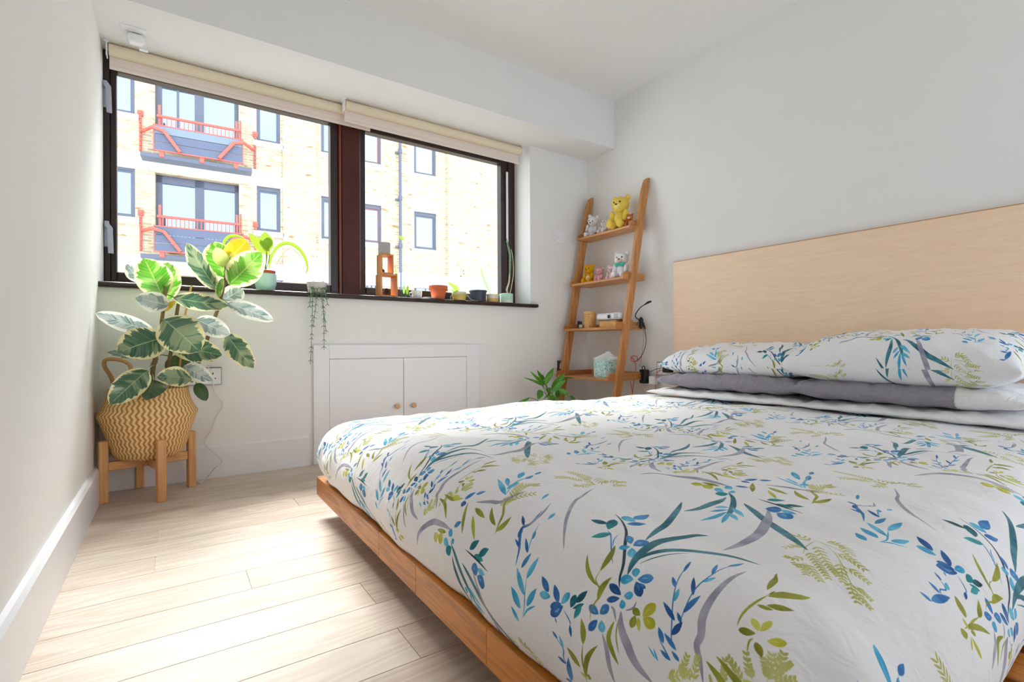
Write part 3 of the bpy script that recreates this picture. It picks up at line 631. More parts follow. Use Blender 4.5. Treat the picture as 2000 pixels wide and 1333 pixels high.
for X0, z in SH:
    m = MB(); m.box((X0 + .004, YN + .036, z), (XB, YF - .012, z + .016), .002); obj('shelf_board', m, M['oak_shelf'], lad)
    for y0 in (YN + .0242, YF - .0122):
        h = .050; m = MB()
        poly = [(X0, z - .001)] + [(XB, z - .001), (XB, z + h)] + [(X0 + .032 - .032 * math.sin(a), z + h - .032 + .032 * math.cos(a)) for a in np.linspace(0, math.pi / 2, 7)]
        m.prism(poly, 'y', y0, y0 + .012); obj('tray_side', m, M['oak_lip'], lad)
    m = MB(); m.box((XB - .012, YN + .0364, z + .016), (XB, YF - .0124, z + .050), .0015); obj('tray_back', m, M['oak_shelf'], lad)
    for sx in (.018, .042):
        m = MB(); m.lathe([(.004, 0), (.004, .0015), (.002, .002)], n=10); xx = xf(z) + sx; m.v = [(xx + p[0], YF - .0122 - p[2], z + .026 + p[1]) for p in m.v]; obj('screw', m, M['grey_metal'], lad)

# plain soft bears on the two upper shelves
def plush(name, c): return flat(name, c, .95, spec=.1, noise=.06, nscale=120, bump=.5, bscale=420)
eye_m = flat('bead_eye', (22, 22, 26), .15)
def teddy(lab, c, s, col, rz=0., lean=0., roll=0., muzzle=None, bow=None, tummy=None, arms=None):
    """a sitting teddy bear of height s"""
    o = thing('teddy_bear', lab, 'soft toy', c, 'plain soft bears on the ladder shelf')
    base = plush('plush_%d_%d_%d' % col, col); mz = plush('plush_muzzle_%d_%d_%d' % (muzzle or col), muzzle or col)
    R = Matrix.Rotation(rz, 4, 'Z') @ Matrix.Rotation(roll, 4, 'X') @ Matrix.Rotation(lean, 4, 'Y'); T = Matrix.Translation(tuple(map(float, c)))
    def add(name, balls, mat, par=o):
        m = MB()
        for p, r in balls: m.ball((0, 0, 0), tuple(x * s for x in r) if hasattr(r, '__len__') else r * s, 16, 10, T @ R @ Matrix.Translation(tuple(x * s for x in p)))
        return obj(name, m, mat, par, 'all')
    # faces -X
    body = [((0, 0, .255), (.19, .20, .255))]
    add('body', body, base)
    if tummy: add('tummy', [((-.055, 0, .25), (.155, .15, .19))], plush('plush_tummy_%d_%d_%d' % tummy, tummy))
    hd = add('head', [((-.02, 0, .66), (.215, .235, .215))], base)
    add('muzzle', [((-.185, 0, .60), (.085, .10, .08))], mz, hd); add('nose', [((-.262, 0, .635), (.022, .034, .022))], eye_m, hd)
    for sg in (1, -1):
        add('ear', [((.02, sg * .185, .835), (.05, .085, .085))], base, hd)
        add('eye', [((-.205, sg * .085, .70), .026)], eye_m, hd)
        add('arm', [((-.10, sg * .20, .36), (.085, .075, .15)), ((-.14, sg * .205, .27), (.075, .07, .08))], base)
        add('leg', [((-.20, sg * .13, .095), (.19, .095, .094)), ((-.36, sg * .145, .115), (.055, .085, .114))], base)
    if bow: add('bow', [((-.19, .085, .475), (.03, .085, .055)), ((-.19, -.085, .475), (.03, .085, .055)), ((-.205, 0, .475), (.03, .03, .03))], flat('bow_ribbon', bow, .7))
    return o
z1, z2 = SH[0][1] + .016, SH[1][1] + .016
teddy('white soft bear slumped at the far end of the top shelf', (2.632, 2.775, z1 + .012), .172, (226, 224, 228), rz=.35, lean=-.35, roll=.25)
teddy('smaller white soft bear beside the slumped one on the top shelf', (2.632, 2.655, z1), .132, (232, 226, 226), rz=.2, lean=.18)
teddy('tall sunny yellow soft bear on the top shelf', (2.622, 2.475, z1), .265, (238, 206, 92), rz=.25, muzzle=(244, 224, 140))
teddy('tiny russet soft bear beside the near upright on the top shelf', (2.600, 2.372, z1), .098, (196, 116, 66), rz=.3, muzzle=(240, 232, 226))
teddy('amber yellow soft bear with a cream tummy, far end of the second shelf', (2.60, 2.775, z2), .165, (236, 176, 30), rz=.3, tummy=(240, 230, 190))
teddy('small rose pink soft bear on the second shelf', (2.585, 2.650, z2), .115, (236, 176, 182), rz=.3)
teddy('pale pink soft bear between the rose one and the one with a bow', (2.61, 2.555, z2), .125, (240, 214, 216), rz=.3)
teddy('large white soft bear wearing a teal bow on the second shelf', (2.592, 2.440, z2), .210, (236, 234, 236), rz=.35, bow=(46, 190, 164), muzzle=(226, 196, 160))

# third shelf
z3 = SH[2][1] + .016; z4 = SH[3][1] + .016
M['bamboo'] = wood('bamboo', (206, 150, 82), (232, 184, 118), 'z', .4, 2., .03, .5)
p = P(1156, 640, 'z', z3); px_, py_ = 2.50, 2.665
cn = thing('bamboo_diffuser', 'round bamboo canister with a lid on the third shelf', 'canister', (px_, py_, z3))
m = MB(); m.lathe([(.040, 0), (.043, .003), (.043, .098), (.041, .100)], (px_, py_, z3), 36); obj('body', m, M['bamboo'], cn, True)
m = MB(); m.lathe([(.041, .1005), (.0435, .102), (.0435, .119), (.041, .122), (.02, .123)], (px_, py_, z3), 36); obj('lid', m, M['bamboo'], cn, True)
for da in (-.12, .12):
    a = math.atan2(-py_, -px_) + da + .1; m = MB(); m.ball((px_ + .0432 * math.cos(a), py_ + .0432 * math.sin(a), z3 + .013), .003, 8, 6); obj('button', m, M['black_plastic'], cn, True)
for lab, x, y, h, lc in (('small dark oil bottle with a black label, left of the pair', 2.462, 2.745, .055, (52, 54, 62)), ('small dark oil bottle with a pale green label, nearer the canister', 2.455, 2.712, .050, (188, 206, 168))):
    b = thing('oil_bottle', lab, 'bottle', (x, y, z3), 'oil bottles on the third shelf')
    m = MB(); m.lathe([(.0115, 0), (.0125, .002), (.0125, h * .62), (.007, h * .72), (.006, h * .76)], (x, y, z3), 18); obj('glass_body', m, flat('amber_glass', (44, 36, 34), .12), b, True)
    m = MB(); m.lathe([(.0128, h * .12), (.0128, h * .56)], (x, y, z3), 18, (False, False)); obj('paper_label', m, flat('bottle_label_%d' % lc[0], lc, .6), b, True)
    m = MB(); m.lathe([(.0088, h * .74), (.0092, h * .76), (.0088, h), (.007, h + .002)], (x, y, z3), 18); obj('cap', m, M['black_plastic'], b, True)
bx = thing('wooden_box', 'shallow plain wooden box under the white projector', 'box', (2.49, 2.43, z3))
m = MB(); m.box((2.455, 2.365, z3), (2.62, 2.525, z3 + .040), .003); obj('box_body', m, M['bamboo'], bx); m = MB(); m.box((2.453, 2.363, z3 + .0405), (2.622, 2.527, z3 + .047), .002); obj('lid', m, M['bamboo'], bx)
zp = z3 + .0475
pj = thing('projector', 'small white projector with a round dark lens, on the wooden box', 'projector', (2.52, 2.44, zp))
m = MB(); m.box((2.452, 2.345, zp + .004), (2.60, 2.555, zp + .050), .012); obj('case', m, M['white_plastic'], pj, True)
m = MB(); m.box((2.46, 2.36, zp), (2.59, 2.54, zp + .005), .001); obj('foot', m, M['black_plastic'], pj)
m = MB(); m.lathe([(.0165, 0), (.0165, .006), (.013, .007)], n=24); m.v = [(2.4525 - p[2], 2.423 + p[0], zp + .026 + p[1]) for p in m.v]; ln = obj('lens_ring', m, M['grey_metal'], pj, True)
m = MB(); m.lathe([(.0125, 0), (.0125, .0008), (.006, .004), (.001, .005)], n=24); m.v = [(2.4462 - p[2], 2.423 + p[0], zp + .026 + p[1]) for p in m.v]; obj('lens', m, flat('lens_glass', (24, 22, 40), .08), ln, True)
m = MB()
for k in range(6): m.box((2.451, 2.350 + k * .006, zp + .012), (2.4535, 2.3525 + k * .006, zp + .042))
g_ = obj('vent', m, M['grey_metal'], pj); g_['kind'] = 'stuff'

# tissue box on the lowest shelf
t = NT('tissue_card'); t.b.inputs['Roughness'].default_value = .6
n1 = t.n('TexNoise', Scale=34., Detail=1., Distortion=1.6); t.l(t.mapping((1, 1, 1)), n1.inputs['Vector'])
w = t.math('PINGPONG', t.math('FRACT', t.math('MULTIPLY', n1.outputs[0], 5.)), .5)
t.l(t.ramp(w, [(.16, srgb(96, 190, 186)), (.26, srgb(226, 240, 240))]), t.b.inputs['Base Color'])
tx, ty = 2.455, 2.455
tb = thing('tissue_box', 'cube tissue box with turquoise squiggle pattern on the lowest shelf', 'tissue box', (tx, ty, z4))
Rt = Matrix.Translation((tx, ty, z4)) @ Matrix.Rotation(-.10, 4, 'Z')
m = MB(); m.box((-.062, -.062, 0), (.062, .062, .115), .002, Rt); obj('carton', m, t.m, tb)
m = MB(); rr = random.Random(4); n = 14; G = np.zeros((n, n, 3))
for i in range(n):
    for j in range(n):
        u, v = i / (n - 1) * 2 - 1, j / (n - 1); wd = (.040 + .034 * math.sin(v * 2.4)) * (1 - v ** 3 * .80)
        G[i, j] = (-u * wd * .9 + .012 * math.sin(5 * u + 3 * v), u * wd * 1.25 - .004 - .012 * v, .112 + v * .066 - abs(u) ** 1.5 * .03 * v)
G = np.array([[tuple(Rt @ Vector(p)) for p in row] for row in G]); m.grid(G); ts = obj('tissue', m, M['white_cotton'], tb, 'all'); ts.modifiers.new('t', 'SOLIDIFY').thickness = .0008

# cables, lamp and plugs beside the near upright
def cable(name, lab, pts, r, col, cat='cable', n=8):
    m = MB(); m.tube(smooth_path(pts, 8), r, n); o = obj(name, m, flat(name + '_sheath_%d%d%d' % col, col, .45), None, True); return tag(o, lab, cat)
gl = thing('gooseneck_lamp', 'small black gooseneck lamp clipped to the near end of the third shelf', 'lamp', (2.63, 2.29, .79))
a0 = np.array([2.622, 2.290, .80]); tip = P(1272, 589, 'y', 2.20)
m = MB(); m.tube(smooth_path([a0 + (0, 0, .015), P(1241, 618, 'y', 2.285), P(1250, 602, 'y', 2.26), P(1262, 594, 'y', 2.22), tip], 8), .0035, 8); obj('gooseneck', m, M['black_plastic'], gl, True)
m = MB(); m.tube([P(1258, 596, 'y', 2.232), P(1266, 591, 'y', 2.212), tip], [.004, .008, .006], 10); obj('lamp_head', m, M['black_plastic'], gl, True)
m = MB(); m.prism([(2.604, .775), (2.618, .765), (2.634, .785), (2.634, .83), (2.622, .845), (2.606, .83)], 'y', 2.287, 2.2995); obj('clip', m, M['black_plastic'], gl)
X_ = 2.69
cable('power_lead', 'black lead with an inline switch looping beside the near upright', [P(1243, 636, 'y', 2.275), P(1252, 620, 'x', 2.66), P(1258, 640, 'x', X_), P(1262, 665, 'x', X_), P(1258, 685, 'x', X_), P(1250, 700, 'x', X_), P(1242, 706, 'x', 2.68)], .0022, (26, 27, 30))
m = MB(); m.tube([P(1252, 622, 'x', 2.665), P(1254, 626, 'x', 2.672), P(1259, 640, 'x', 2.682), P(1260.5, 644, 'x', 2.684)], [.002, .006, .006, .002], 10); tag(obj('inline_switch', m, M['black_plastic'], None, True), 'black inline switch hanging on the black lead', 'cable switch')
pts = []
for k in range(26):
    a = k * .9; pts.append(P(1239 + 6.5 * math.cos(a), 701 + 6.0 * math.sin(a), 'x', 2.676 + .010 * math.sin(k * 1.3)))
pts += [P(1241, 712, 'x', 2.67), P(1240, 735, 'x', 2.66), P(1236, 760, 'x', 2.655), P(1234, 800, 'x', 2.65)]
cable('red_cable', 'red cable coiled beside the near upright and hanging down behind the bed', pts, .0022, (214, 44, 48))
cable('red_cable', 'red cable running from the black plug adapter down behind the white pillow corner', [P(1290, 724, 'x', 2.695), P(1284, 728, 'x', 2.68), P(1281, 740, 'x', 2.672), P(1280, 762, 'x', 2.668), P(1284, 775, 'x', 2.665)], .0022, (214, 44, 48))
cable('red_cable', 'short red cable crossing below the lowest shelf behind the upright', [P(1226, 735, 'x', 2.64), P(1232, 750, 'x', 2.65), P(1236, 775, 'x', 2.66), P(1236, 800, 'x', 2.66)], .002, (214, 44, 48))
cable('white_cable', 'white cable drooping from the lowest shelf end to the bed', [P(1250, 716, 'x', 2.68), P(1249, 728, 'x', 2.67), P(1252, 745, 'x', 2.665), P(1257, 758, 'x', 2.66), P(1266, 772, 'x', 2.655)], .0022, (232, 230, 232))
cable('thin_lead', 'thin grey lead hanging straight beside the black lead', [P(1254, 628, 'x', 2.675), P(1257, 655, 'x', 2.68), P(1254, 690, 'x', 2.685), P(1250, 716, 'x', 2.69)], .0012, (120, 118, 122))
cable('black_lead', 'black lead from the plug adapter to the double socket', [P(1262, 724, 'x', 2.69), P(1270, 726, 'x', 2.685), P(1280, 722, 'x', 2.68), P(1291, 720, 'x', 2.68)], .002, (26, 27, 30))
p = P(1300, 721, 'x', 2.67)
m = MB(); m.box((2.672, p[1] - .030, p[2] - .024), (2.712, p[1] + .030, p[2] + .024), .004); tag(obj('plug', m, M['black_plastic'], None), 'black square plug pushed into the double socket by the headboard', 'plug')
p = P(1258, 735, 'x', 2.67)
ad_ = thing('power_adapter', 'black power brick hanging at the end of the lowest shelf', 'power adapter', (2.675, p[1], p[2]))
m = MB(); m.box((2.650, p[1] - .025, p[2] - .050), (2.695, p[1] + .028, p[2] + .045), .005); obj('brick', m, M['black_plastic'], ad_)
m = MB(); m.tube(smooth_path([(2.67, p[1] + .01, p[2] + .04), (2.67, p[1] + .018, p[2] + .062), (2.672, p[1], p[2] + .066), (2.672, p[1] - .006, p[2] + .045)], 6), .003, 8); obj('cord_loop', m, M['black_plastic'], ad_, True)
p = P(1275, 744, 'x', 2.67)
m = MB(); m.box((2.655, p[1] - .026, p[2] - .030), (2.700, p[1] + .026, p[2] + .030), .006); tag(obj('usb_charger', m, M['white_plastic'], None), 'white charger block beside the black power brick', 'charger')

# ------------------------------------------------------------------ the brick block across the street
FA = math.radians(-4.2); fe = np.array([math.cos(FA), math.sin(FA), 0]); fn = np.array([fe[1], -fe[0], 0])      # along the facade, out of it towards us
FQ = np.array([7.8, 17.2, 0.])
def FP(px, py, d=0.):
    """(s, z) on the facade plane shifted out by d"""
    r = ray(px, py); t = ((FQ + fn * d - EYE) @ fn) / (r @ fn); p = EYE + r * t; return float((p - FQ) @ fe), float(p[2])
FM = Matrix(((fe[0], fn[0], 0, FQ[0]), (fe[1], fn[1], 0, FQ[1]), (0, 0, 1, 0), (0, 0, 0, 1)))      # local (s, d, z) -> world
def frect(q0, q1, d=0.):
    a, b = FP(*q0, d), FP(*q1, d); return min(a[0], b[0]), max(a[0], b[0]), min(a[1], b[1]), max(a[1], b[1])
bld = thing('apartment_building', 'pale brick apartment block across the street with red balconies', 'building', tuple(FQ + np.array([0, 0, -7])))
t = NT('stock_brick'); t.b.inputs['Roughness'].default_value = .9
uv = t.n('TexCoord'); br = t.n('TexBrick'); br.inputs['Scale'].default_value = 1.0
mp = t.n('Mapping'); mp.inputs['Rotation'].default_value = (math.radians(90), 0, 0); t.l(uv.outputs['UV'], br.inputs['Vector'])
br.inputs['Brick Width'].default_value = .235; br.inputs['Row Height'].default_value = .080; br.inputs['Mortar Size'].default_value = .012; br.inputs['Mortar Smooth'].default_value = .3
br.inputs['Color1'].default_value =  srgb(164, 138, 102); br.inputs['Color2'].default_value =  srgb(196, 176, 146); br.inputs['Mortar'].default_value =  srgb(204, 192, 176); br.inputs['Bias'].default_value = .25
n1 = t.n('TexNoise', Scale=1.0, Detail=3.0); mq = t.n('Mapping'); mq.inputs['Scale'].default_value = (2.4, 7.5, 1); t.l(uv.outputs['UV'], mq.inputs[0]); t.l(mq.outputs[0], n1.inputs['Vector'])
t.l(t.mix(t.ramp(n1.outputs[0], [(.60, (0, 0, 0, 1)), (.72, (1, 1, 1, 1))]), br.outputs['Color'],  srgb(150, 106, 66)), t.b.inputs['Base Color'])
t.bump(br.outputs['Fac'], -.4, .01); M['brick'] = t.m
M['concrete'] = flat('white_band', (228, 226, 222), .85, noise=.03, nscale=1.5)
M['slate_frame'] = flat('slate_blue_frame', (86, 91, 108), .45)
M['slate_board'] = flat('slate_blue_board', (84, 91, 114), .6)
M['red_steel'] = flat('red_painted_steel', (200, 88, 74), .5)
M['maroon'] = flat('maroon_sash', (126, 80, 80), .5)
t = NT('far_glass'); t.b.inputs['Base Color'].default_value =  srgb(146, 160, 188); t.b.inputs['Roughness'].default_value = .04; t.b.inputs['Specular IOR Level'].default_value = 1.0; t.b.inputs['Metallic'].default_value = .75; M['far_glass'] = t.m
t = NT('net_curtain'); t.b.inputs['Base Color'].default_value =  srgb(220, 220, 222); t.b.inputs['Roughness'].default_value = .9; M['net'] = t.m
def fbox(mb, s0, s1, d0, d1, z0, z1, bev=0.): mb.box((s0, d0, z0), (s1, d1, z1), bev, FM); return mb
def fpart(name, mb, mat, par=bld): return obj(name, mb, M[mat], par)
# holes: wide balcony doors and small windows
D1 = frect((303, 150), (463, 268)); D2 = frect((305, 333), (470, 452))
sD0 = (D1[0] + D2[0]) / 2 - .02; sD1 = (FP(463, 210)[0] + FP(470, 400)[0]) / 2
hs = []      # (kind, s0, s1, z0, z1)
zU = lambda px, y: FP(px, y)[1]
w0 = .80
def col(pl, pr, yb1, yt2, yb2, kind):
    s0 = FP(pl, yt2)[0] if pl else None; s1 = FP(pr, yb2)[0]
    if s0 is None: s0 = s1 - w0
    for b, tt in ((zU(pr, yb1), zU(pr, yb1) + (zU(pr, yt2) - zU(pr, yb2))), (zU(pr, yb2), zU(pr, yt2))): hs.append((kind, s0, s1, b, tt))
col(None, 264, 224.5, 326, 425.5, 'slate'); col(501.5, 548, 283.5, 369.5, 455.5, 'slate'); col(627.5, None or 672, 306, 389, 471, 'slate'); col(699, 745, 323.5, 402.5, 476.5, 'maroon'); col(809, 852, 346.5, 418.5, 490, 'slate')
zfl = FP(470, 358)[1] - FP(463, 198)[1]      # storey height shift (negative)
dz2 = (FP(463, 368)[1], FP(305, 436)[1] - .45)
st = hs[2][4] - hs[3][4]      # storey height
doors = [(sD0, sD1, FP(305, 436)[1] - .35, FP(470, 360)[1])]; doors.append((sD0, sD1, doors[0][2] + st, doors[0][3] + st))
S0, S1, Z0, Z1 = -17., FP(1000, 430)[0] + 5., -7., doors[1][3] + 1.6
holes = [(a, b, c, d) for _, a, b, c, d in hs] + [d for d in doors]
for dzs in (st, -st):      # the storeys above and below repeat the same openings
    holes += [(a, b, c + (dzs if dzs > 0 else dzs), d + dzs) for a, b, c, d in (holes[1:10:2] if dzs < 0 else [])]
xs = sorted({S0, S1} | {v for h in holes for v in h[:2]}); zs = sorted({Z0, Z1} | {v for h in holes for v in h[2:]})
m = MB()
for a, b in zip(xs[:-1], xs[1:]):
    for c, d in zip(zs[:-1], zs[1:]):
        cx_, cz_ = (a + b) / 2, (c + d) / 2
        if any(h[0] < cx_ < h[1] and h[2] < cz_ < h[3] for h in holes): continue
        V = [FM @ Vector(p) for p in ((a, 0, c), (b, 0, c), (b, 0, d), (a, 0, d))]; m.add(V, [(0, 1, 2, 3)], [(a + 30, c + 20), (b + 30, c + 20), (b + 30, d + 20), (a + 30, d + 20)])
for a, b, c, d in holes:      # reveals
    for q in (((a, c), (b, c)), ((b, c), (b, d)), ((b, d), (a, d)), ((a, d), (a, c))):
        V = [FM @ Vector((q[0][0], 0, q[0][1])), FM @ Vector((q[1][0], 0, q[1][1])), FM @ Vector((q[1][0], -.22, q[1][1])), FM @ Vector((q[0][0], -.22, q[0][1]))]
        m.add(V, [(0, 1, 2, 3)], [(q[0][0] + 30, q[0][1] + 20), (q[1][0] + 30, q[1][1] + 20), (q[1][0] + 30.2, q[1][1] + 20), (q[0][0] + 30.2, q[0][1] + 20)])
fpart('brick_wall', m, 'brick')
m = MB(); fbox(m, S0, S1, -9, -.6, Z0, Z1); fpart('backing_wall', m, 'concrete')
# brick piers that step forward beside the window bays
for px, py in ((556, 420), (868, 420)):
    s = FP(px, py)[0]; m = MB(); z_ = Z0
    V = [FM @ Vector(p) for p in ((s, 0, Z0), (s, .10, Z0), (s, .10, Z1), (s, 0, Z1))]
s_a, s_b = FP(549, 420)[0], FP(639, 420)[0]
def pier(sa, sb, d):
    m = MB()
    for (p, q) in (((sa, 0), (sa, d)), ((sa, d), (sb, d)), ((sb, d), (sb, 0))):
        V = [FM @ Vector((p[0], p[1], Z0)), FM @ Vector((q[0], q[1], Z0)), FM @ Vector((q[0], q[1], Z1)), FM @ Vector((p[0], p[1], Z1))]
        l = abs(p[0] - q[0]) + abs(p[1] - q[1]); m.add(V, [(0, 1, 2, 3)], [(p[0] + 30 + p[1], Z0 + 20), (p[0] + 30 + p[1] + l, Z0 + 20), (p[0] + 30 + p[1] + l, Z1 + 20), (p[0] + 30 + p[1], Z1 + 20)])
    return fpart('brick_pier', m, 'brick')
pier(FP(552, 420)[0], FP(616, 420)[0], .09)
pier(FP(872, 420)[0], S1, .12)
# windows, each with frame, sash and pane, ledge and lintel
for kind, a, b, c, d in hs:
    f = .062
    m = MB(); fbox(m, a, a + f, -.14, -.05, c, d); fbox(m, b - f, b, -.14, -.05, c, d); fbox(m, a + f, b - f, -.14, -.05, c, c + f); fbox(m, a + f, b - f, -.14, -.05, d - .12, d)
    w = fpart('window', m, 'slate_frame')
    g = f + .045; m = MB()
    for q in ((a + f, a + g, c + f, d - .12), (b - g, b - f, c + f, d - .12), (a + g, b - g, c + f, c + g), (a + g, b - g, d - .17, d - .12)): fbox(m, q[0], q[1], -.13, -.075, q[2], q[3])
    obj('sash', m, M['maroon' if kind == 'maroon' else 'slate_frame'], w)
    m = MB(); fbox(m, a + g - .01, b - g + .01, -.11, -.10, c + g - .01, d - .16); obj('pane', m, M['far_glass'], w)
    m = MB(); fbox(m, a - .10, b + .10, -.1, .09, c - .17, c - .005, .01); fpart('window_ledge', m, 'concrete')
    m = MB(); fbox(m, a - .09, b + .09, -.03, .015, d, d + .36, .005); fpart('lintel', m, 'concrete')
# pale floor bands
sB1 = FP(548, 350)[0]
zb1, zt1 = FP(548, 369)[1], FP(548, 339)[1]
m = MB(); fbox(m, S0, sB1, -.2, .05, zb1, zt1, .01); fpart('floor_band', m, 'concrete')
m = MB(); fbox(m, S0, sB1, -.2, .05, zb1 + st, zt1 + st, .01); fpart('floor_band', m, 'concrete')
m = MB(); fbox(m, S0, S1, -.2, .16, FP(700, 557)[1], FP(646, 524.5)[1], .01); fpart('floor_band', m, 'concrete')
# windows of the storey below, just showing over the sill
for pl, pr in ((318, 392), (537, 560), (640, 660), (716, 734), (810, 850)):
    a, b = FP(pl, 545)[0], FP(pr, 545)[0]; zt = FP(pl, 545)[1] + .02
    m = MB(); fbox(m, a, b, .0, .03, zt - 1.1, zt); w = fpart('window', m, 'slate_frame')
    for q0, q1 in ((a + .05, (a + b) / 2 - .025), ((a + b) / 2 + .025, b - .05)): m = MB(); fbox(m, q0, q1, .025, .036, zt - 1.05, zt - .1); obj('pane', m, M['far_glass'], w)
# balcony doors
for k, (a, b, c, d) in enumerate(doors):
    f = .15; mid = (a + b) / 2 + .02; m = MB()
    for q in ((a, a + f, c, d), (b - f * .75, b, c, d), (mid - .12, mid + .12, c, d), (a, b, d - .22, d)): fbox(m, q[0], q[1], -.36, -.24, q[2], q[3])
    dr = fpart('balcony_door', m, 'slate_frame')
    for q0, q1 in ((a + f, mid - .12), (mid + .12, b - f * .75)):
        m = MB(); fbox(m, q0 - .01, q1 + .01, -.31, -.30, c, d - .21); obj('pane', m, M['far_glass'], dr)
        m = MB(); G = np.array([[tuple(FM @ Vector((q0 + (q1 - q0) * i / 24, -.40 + .02 * math.sin(i * 1.7), z))) for z in (c, d - .2)] for i in range(25)]); m.grid(G); obj('curtain', m, M['net'], dr)
    if k == 1:
        x = a + f + (mid - .12 - a - f) * .48; m = MB(); fbox(m, x - .03, x + .03, -.32, -.25, c, d - .2); obj('glazing_bar', m, M['slate_frame'], dr)
    m = MB(); fbox(m, a - .1, b + .1, -.5, -.42, c - .2, d + .3); fpart('inner_wall', m, 'net')
# balconies
DB = .55
zA = [FP(301, 490, DB)[1], FP(300, 441, DB)[1]]
sA0, sA1 = FP(301, 470, DB)[0], FP(475, 480, DB)[0]
for k in (0, 1):
    o_ = st * k; z0, z1 = zA[0] + o_, zA[1] + o_
    m = MB(); fbox(m, sA0 - .32, sA1 + .25, .0, DB - .05, z0 - .21, z0 - .09, .01); bal = fpart('balcony', m, 'slate_frame')
    h = (z1 - z0) / 3
    for i in range(3):
        m = MB(); fbox(m, sA0 + .01, sA1 - .01, DB - .03, DB - .004, z0 + h * i + .008, z0 + h * (i + 1) - .008, .004); obj('board', m, M['slate_board'] if not (i == 2 and k == 1) else flat('pale_slate_board', (112, 124, 136), .6), bal)
    m = MB()
    for q in ((sA0 - .015, sA1 + .015, z1 - .012, z1 + .018), (sA0 - .015, sA1 + .015, z0 - .018, z0 + .012), (sA0 - .015, sA0 + .012, z0, z1), (sA1 - .012, sA1 + .015, z0, z1)): fbox(m, q[0], q[1], DB - .035, DB + .004, q[2], q[3])
    obj('steel_edge', m, M['red_steel'], bal)
    rz = z1 + .30; rd = DB - .10
    m = MB(); fbox(m, sA0 + .06, sA1 - .04, rd - .03, rd + .03, rz - .035, rz + .035, .01); obj('handrail', m, M['red_steel'], bal)
    for i in range(19):
        s = sA0 + .2 + (sA1 - sA0 - .35) * i / 18; m = MB(); fbox(m, s - .011, s + .011, rd - .011, rd + .011, z1 - .02, rz - .03); obj('baluster', m, M['red_steel'], bal)
    for s, hh in ((sA0 + .12, .34), (sA1 - .16, .30), (sA1 - .06, .34)):
        m = MB(); fbox(m, s - .03, s + .03, rd - .12, rd - .06, z1 - .05, rz + hh); obj('post', m, M['red_steel'], bal)
    for sg, s in ((1, sA0), (-1, sA1)):
        m = MB(); T_ = [FM @ Vector(p) for p in ((s - sg * .30, .05, z1 - .06), (s - sg * .02, DB + .05, z1 - .09), (s + sg * .24, DB + .05, z1 - .16), (s + sg * .62, DB + .05, z0 + .02))]
        m.tube(T_, .05, 6); obj('bracket_arm', m, M['red_steel'], bal)
        m = MB(); fbox(m, s - sg * .36 - .028, s - sg * .36 + .028, .0, .05, z0 + .05, z1 + .50, .01); fbox(m, s - sg * .36 - .07, s - sg * .36 + .07, .0, .06, z1 + .36, z1 + .52, .01)
        for i in range(9): m.tube([FM @ Vector((s - sg * .36, .05, z0 + .1 + .13 * i)), FM @ Vector((s - sg * .36, .085, z0 + .1 + .13 * i))], .03, 6)
        obj('wall_plate', m, M['red_steel'], bal)
    for s in (sA0 + .18, (sA0 + sA1) / 2 + .05, sA1 - .18):
        m = MB(); fbox(m, s - .06, s + .06, DB - .18, DB - .02, z0 - .17, z0 - .0, .01); obj('foot_bracket', m, M['red_steel'], bal)
# drainpipe with its collars
s = FP(780, 420)[0]; m = MB(); m.tube([FM @ Vector((s, .12, Z0)), FM @ Vector((s, .12, Z1))], .052, 10); dp = fpart('drainpipe', m, 'slate_frame')
for py in (297, 388, 480):
    z = FP(780, py)[1]; m = MB(); m.tube([FM @ Vector((s, .12, z - .09)), FM @ Vector((s, .12, z + .06))], .072, 10); fbox(m, s - .16, s + .05, .0, .1, z - .10, z - .04); obj('collar', m, M['slate_frame'], dp)
m = MB(); m.box((-40, 3.4, -7.1), (50, 60, -7.0)); g_ = struct('ground', m, flat('pale_paving', (190, 188, 184), .9))

